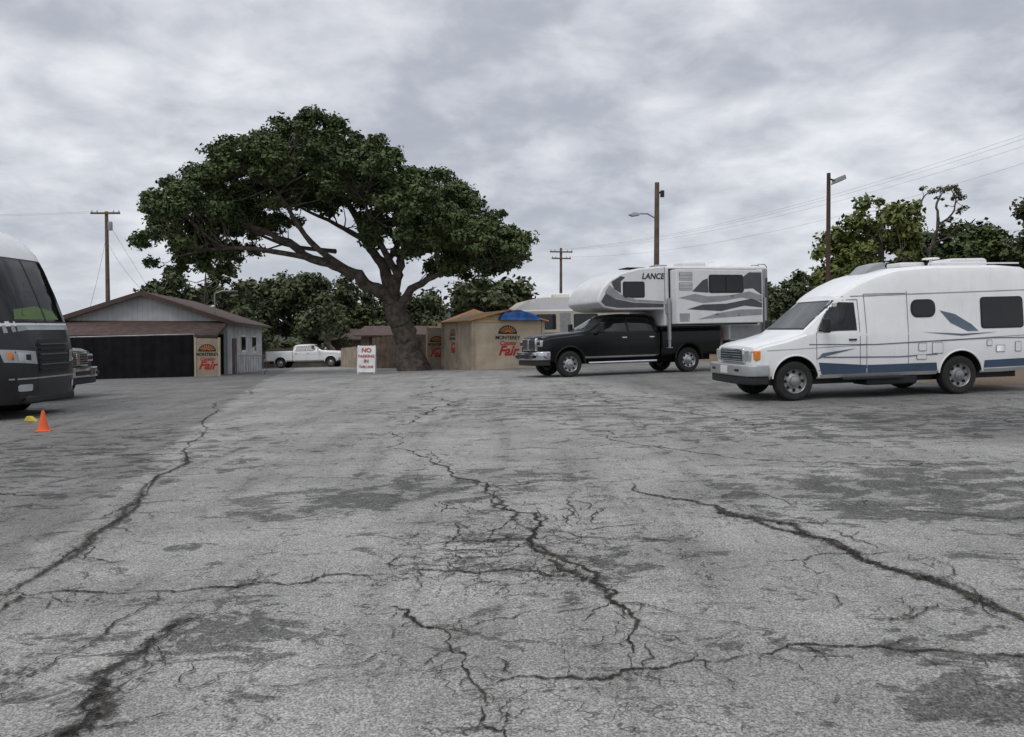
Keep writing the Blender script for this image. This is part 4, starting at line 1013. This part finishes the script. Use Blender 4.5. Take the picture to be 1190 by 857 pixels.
def cracks():
    m = bpy.data.materials.new('crack_fill'); m.use_nodes = True; nt = m.node_tree; nb = NB(nt); nb.dim = '2D'; b = nt.nodes['Principled BSDF']
    uv = nb.n('ShaderNodeUVMap'); uv.uv_map = 'UVMap'; sp = nb.n('ShaderNodeSeparateXYZ'); nt.links.new(uv.outputs[0], sp.inputs[0])
    P = nb.n('ShaderNodeNewGeometry').outputs['Position']
    v = nb.m('ABSOLUTE', nb.m('SUBTRACT', sp.outputs[1], .5)); v = nb.m('MULTIPLY', v, 2.0)
    n1 = nb.m('MULTIPLY', nb.m('SUBTRACT', nb.noise(P, 38, 3, .7), .5), 1.8)
    n2 = nb.m('MULTIPLY', nb.m('SUBTRACT', nb.noise(P, 20, 4, .75), .5), 3.0)
    core = nb.ss(nb.m('ADD', nb.m('ADD', v, n1), nb.m('MULTIPLY', sp.outputs[0], 1.2)), .40, .22)
    halo = nb.ss(nb.m('ADD', nb.m('ADD', v, n2), sp.outputs[0]), .62, .38)
    al = nb.m('MAXIMUM', nb.m('MULTIPLY', core, .93), nb.m('MULTIPLY', halo, .52))
    c = nb.mix(core, (.055, .052, .048, 1), nb.mix(nb.ss(nb.noise(P, 5, 3), .48, .66), (.026, .023, .020, 1), (.066, .056, .030, 1)))
    nt.links.new(c, b.inputs['Base Color']); b.inputs['Roughness'].default_value = .95; b.inputs['Specular IOR Level'].default_value = .1
    nt.links.new(al, b.inputs['Alpha'])
    rnd = random.Random(42)
    V = []; F = []; U = []
    cnt = [0]; K = .74
    def sub(a, b_, out, amp):
        L = (b_ - a).length
        if L < .028: out.append(b_); return
        mid = (a + b_) / 2; d = (b_ - a).normalized(); p = Vector((-d.y, d.x))
        mid = mid + p * rnd.gauss(0, amp) * L + d * rnd.uniform(-.1, .1) * L
        sub(a, mid, out, amp); sub(mid, b_, out, amp)
    def ribbon(pts, hw, halo=0.0, amp=.11, taper=True):
        pts = [Vector(p) for p in pts]; Q = [pts[0]]
        for a, b_ in zip(pts, pts[1:]): sub(a, b_, Q, amp)
        cnt[0] += 1; zo = .004 + .00025 * (cnt[0] % 30)
        o = len(V); n = len(Q); w = 1.0
        for i, q in enumerate(Q):
            t = (Q[min(i + 1, n - 1)] - Q[max(i - 1, 0)]).normalized(); p = Vector((-t.y, t.x))
            w = max(.35, min(1.5, w + rnd.uniform(-.25, .25))); k = hw * w * K
            if taper: k *= min(1, .25 + min(i, n - 1 - i) / (n * .15 + 1))
            for s in (-1, 1):
                c_ = q + p * k * s; V.append((c_.x, c_.y, gz(c_.x, c_.y) + zo)); U.append((halo, .5 + .5 * s))
        for i in range(n - 1): a = o + 2 * i; F.append((a, a + 1, a + 3, a + 2))
        return Q
    def twigs(Q, n, ln, hw, sub_n=0):
        for _ in range(n):
            i = rnd.randrange(2, len(Q) - 2); a = Q[i]; d = (Q[i + 1] - Q[i - 1]).normalized(); an = rnd.choice((-1, 1)) * rnd.uniform(.5, 1.5)
            d = Matrix.Rotation(an, 2) @ d; L = ln * rnd.uniform(.4, 1.2); e_ = a + d * L
            q = ribbon([a, a.lerp(e_, .5) + Vector((rnd.uniform(-.15, .15), rnd.uniform(-.15, .15))) * L, e_], hw * rnd.uniform(.5, 1), .02, .13)
            if sub_n and len(q) > 8: twigs(q, sub_n, ln * .55, hw * .7)
    A = ribbon([(-1.9, 12.6), (-1.27, 10.2), (-.72, 8.91), (-.31, 8.16), (-.04, 7.04), (.166, 6.14), (.323, 5.44), (.50, 4.88), (.584, 4.50), (.645, 4.11), (.567, 3.75), (.57, 3.55)], .036, .0)
    twigs(A[len(A) // 3:], 34, .42, .016, 1)
    ribbon([(-.4, 8.3), (-.1, 7.2), (.1, 6.3), (.3, 5.5), (.52, 4.8), (.6, 4.3)], .10, .22)
    Bq = ribbon([(-3.4, 4.95), (-3.06, 4.93), (-2.64, 4.95), (-2.22, 4.93), (-1.79, 4.97), (-1.43, 4.99), (-1.09, 5.19), (-.71, 5.24), (-.31, 5.16), (.03, 5.18), (.4, 4.98)], .028)
    twigs(Bq, 30, .28, .013, 1)
    C = ribbon([(-.72, 4.55), (-.59, 4.39), (-.36, 4.18), (-.226, 3.80), (-.13, 3.44), (-.03, 3.10), (.02, 2.7)], .032); twigs(C, 18, .25, .013, 1)
    ribbon([(-.36, 4.18), (-.162, 4.27), (0, 4.30), (.144, 4.44)], .022)
    D = ribbon([(-.133, 3.50), (.173, 3.55), (.48, 3.57), (.82, 3.69), (1.16, 3.76), (1.52, 3.84), (1.88, 3.74), (2.34, 3.66), (3.2, 3.5)], .024); twigs(D, 20, .25, .012, 1)
    E = ribbon([(1.2, 7.9), (1.77, 6.83), (1.96, 6.35), (2.17, 5.81), (2.30, 5.26), (2.45, 4.88), (2.59, 4.56), (2.66, 4.15), (2.9, 3.4)], .046, .06)
    ribbon([(1.77, 6.83), (1.96, 6.35), (2.17, 5.81), (2.30, 5.26), (2.45, 4.88), (2.59, 4.56), (2.66, 4.15)], .12, .14)
    Fq = ribbon([(-7.75, 24), (-6.9, 20), (-5.95, 15.5), (-4.99, 12.83), (-4.35, 10.58), (-4.05, 9.02), (-3.69, 7.85), (-3.41, 6.51), (-3.22, 5.56), (-3.13, 4.86), (-3.2, 4.0)], .046, .12, .05)
    twigs(Fq, 16, .5, .020, 1)
    ribbon([(-4.35, 10.58), (-4.05, 9.02), (-3.69, 7.85), (-3.41, 6.51), (-3.22, 5.56), (-3.15, 4.9)], .15, .24, .05)
    ribbon([(-1.75, 4.5), (-1.86, 4.35), (-1.88, 3.90), (-1.86, 3.54), (-1.79, 3.19), (-1.8, 2.7)], .026, .0)
    G = ribbon([(-1.7, 4.55), (-1.86, 4.35), (-1.88, 3.90), (-1.86, 3.54), (-1.79, 3.19), (-1.8, 2.7)], .12, .18); twigs(G, 14, .3, .015, 1)
    ribbon([(-2.3, 3.7), (-2.27, 3.93), (-2.21, 4.31), (-2.14, 4.78), (-2.2, 4.93)], .024)
    ribbon([(-3.05, 4.3), (-3.0, 4.6), (-3.06, 4.93)], .03); ribbon([(-2.1, 2.9), (-1.8, 3.2), (-1.4, 3.3)], .05, .1)
    ribbon([(.645, 4.11), (.42, 3.92), (.28, 3.93)], .018); ribbon([(.58, 4.5), (.8, 4.42), (1.0, 4.2), (1.35, 4.0)], .018)
    for k in range(60):
        a = Vector((rnd.uniform(-1.0, .8), rnd.uniform(4.8, 7.0))); an = rnd.choice((0.1, 0.3, -.2, 1.4, 1.7, 2.2)) + rnd.uniform(-.4, .4); L = rnd.uniform(.25, .7)
        d = Vector((math.cos(an), math.sin(an))) * L
        ribbon([a, a + d * .5 + Vector((rnd.uniform(-.06, .06), rnd.uniform(-.06, .06))), a + d], rnd.uniform(.008, .016), .0, .13)
    for k in range(70):
        a = Vector((rnd.uniform(-3.5, 4.5), rnd.uniform(3.5, 14))); an = rnd.uniform(-.5, .5) if k % 2 else rnd.uniform(1.2, 2.0); L = rnd.uniform(.5, 1.6)
        d = Vector((math.cos(an), math.sin(an))) * L
        q = ribbon([a, a + d * .5 + Vector((rnd.uniform(-.12, .12), rnd.uniform(-.12, .12))), a + d], rnd.uniform(.010, .024), .12, .12)
        twigs(q, 2, .3, .010)
    H = ribbon([(.9, 12.2), (1.6, 10.6), (2.3, 9.6), (3.6, 8.8), (5.2, 8.3)], .028, .05); twigs(H, 6, .6, .016)
    ribbon([(-6, 8.3), (-4.9, 8.1), (-3.9, 8.2)], .035, .10); ribbon([(-7, 11.0), (-5.6, 10.8), (-4.4, 10.7)], .04, .10); ribbon([(-8, 14), (-6.8, 13.7), (-5.5, 13.8)], .045, .10)
    ribbon([(-1.8, 24), (-2.4, 19), (-1.6, 15), (-1.9, 12.6)], .05, .10); ribbon([(1.9, 22), (2.2, 17), (3.6, 13), (4.2, 10.5)], .05, .10)
    ribbon([(3.0, 12.6), (5, 12.1), (8, 12.3), (10, 11.8)], .05, .10); ribbon([(-3.4, 16), (-1.8, 15.4), (1, 15.7), (3, 15.2)], .05, .12)
    ribbon([(3.1, 6.8), (3.8, 6.2), (4.6, 6.0), (5.4, 5.4)], .03, .08)
    me = bpy.data.meshes.new('asphalt_cracks'); me.from_pydata(V, [], F); me.materials.append(m)
    ul = me.uv_layers.new(name='UVMap')
    for lp in me.loops: ul.data[lp.index].uv = U[lp.vertex_index]
    o = bpy.data.objects.new('asphalt_cracks', me); COL.objects.link(o)
cracks()

# ================================================================== sky / light / camera
w = bpy.data.worlds.new('World'); SC.world = w; w.use_nodes = True; nt = w.node_tree; nb = NB(nt)
bg = nt.nodes['Background']
sunel, sunaz = math.radians(52), math.radians(215)
sky = nb.n('ShaderNodeTexSky', sky_type='NISHITA'); sky.sun_disc = False; sky.sun_elevation = sunel; sky.sun_rotation = sunaz
G = nb.n('ShaderNodeTexCoord').outputs['Generated']
sp = nb.n('ShaderNodeSeparateXYZ'); nt.links.new(G, sp.inputs[0])
zz = nb.m('ADD', nb.m('MAXIMUM', sp.outputs[2], 0.0), .34)
cv = nb.n('ShaderNodeCombineXYZ'); nt.links.new(nb.m('DIVIDE', sp.outputs[0], zz), cv.inputs[0]); nt.links.new(nb.m('DIVIDE', sp.outputs[1], zz), cv.inputs[1]); nt.links.new(nb.m('MULTIPLY', sp.outputs[2], 1.5), cv.inputs[2])
n1 = nb.noise(cv.outputs[0], 1.9, 4, .5, .25); n2 = nb.noise(cv.outputs[0], 6.0, 5, .55, .2)
nn = nb.m('ADD', nb.m('MULTIPLY', n1, .58), nb.m('MULTIPLY', n2, .42))
cl = nb.mix(nb.ss(nn, .38, .60), (.445, .475, .545, 1), (.75, .77, .825, 1))
cl = nb.mix(nb.ss(nn, .54, .68), cl, (.93, .94, .965, 1))
hz = nb.ss(sp.outputs[2], .20, .0)
cl = nb.mix(nb.m('MULTIPLY', hz, .45), cl, (.69, .72, .78, 1))
cl = nb.vm('SCALE', cl, nb.ss(sp.outputs[2], .38, .95, 1.0, 1.7))
mixn = nb.mix(.94, nb.vm('SCALE', sky.outputs[0], .08), cl)
nt.links.new(mixn, bg.inputs[0]); bg.inputs[1].default_value = 1.0
sd = bpy.data.lights.new('sun', 'SUN'); sd.energy = 1.0; sd.angle = math.radians(25); sd.color = (1, .97, .93)
so = bpy.data.objects.new('sun', sd); COL.objects.link(so)
dv = Vector((math.sin(sunaz) * math.cos(sunel), math.cos(sunaz) * math.cos(sunel), math.sin(sunel)))
so.rotation_euler = dv.to_track_quat('Z', 'Y').to_euler()
cam = bpy.data.cameras.new('camera'); cam.sensor_width = 36; cam.lens = 27.98; cam.clip_end = 6000; cam.clip_start = .05
co = bpy.data.objects.new('camera', cam); COL.objects.link(co); co.location = (0, 0, 1.594); co.rotation_euler = (math.radians(90 - 1.83), 0, 0)
SC.camera = co
SC.view_settings.view_transform = 'Standard'; SC.view_settings.look = 'None'; SC.view_settings.exposure = 0
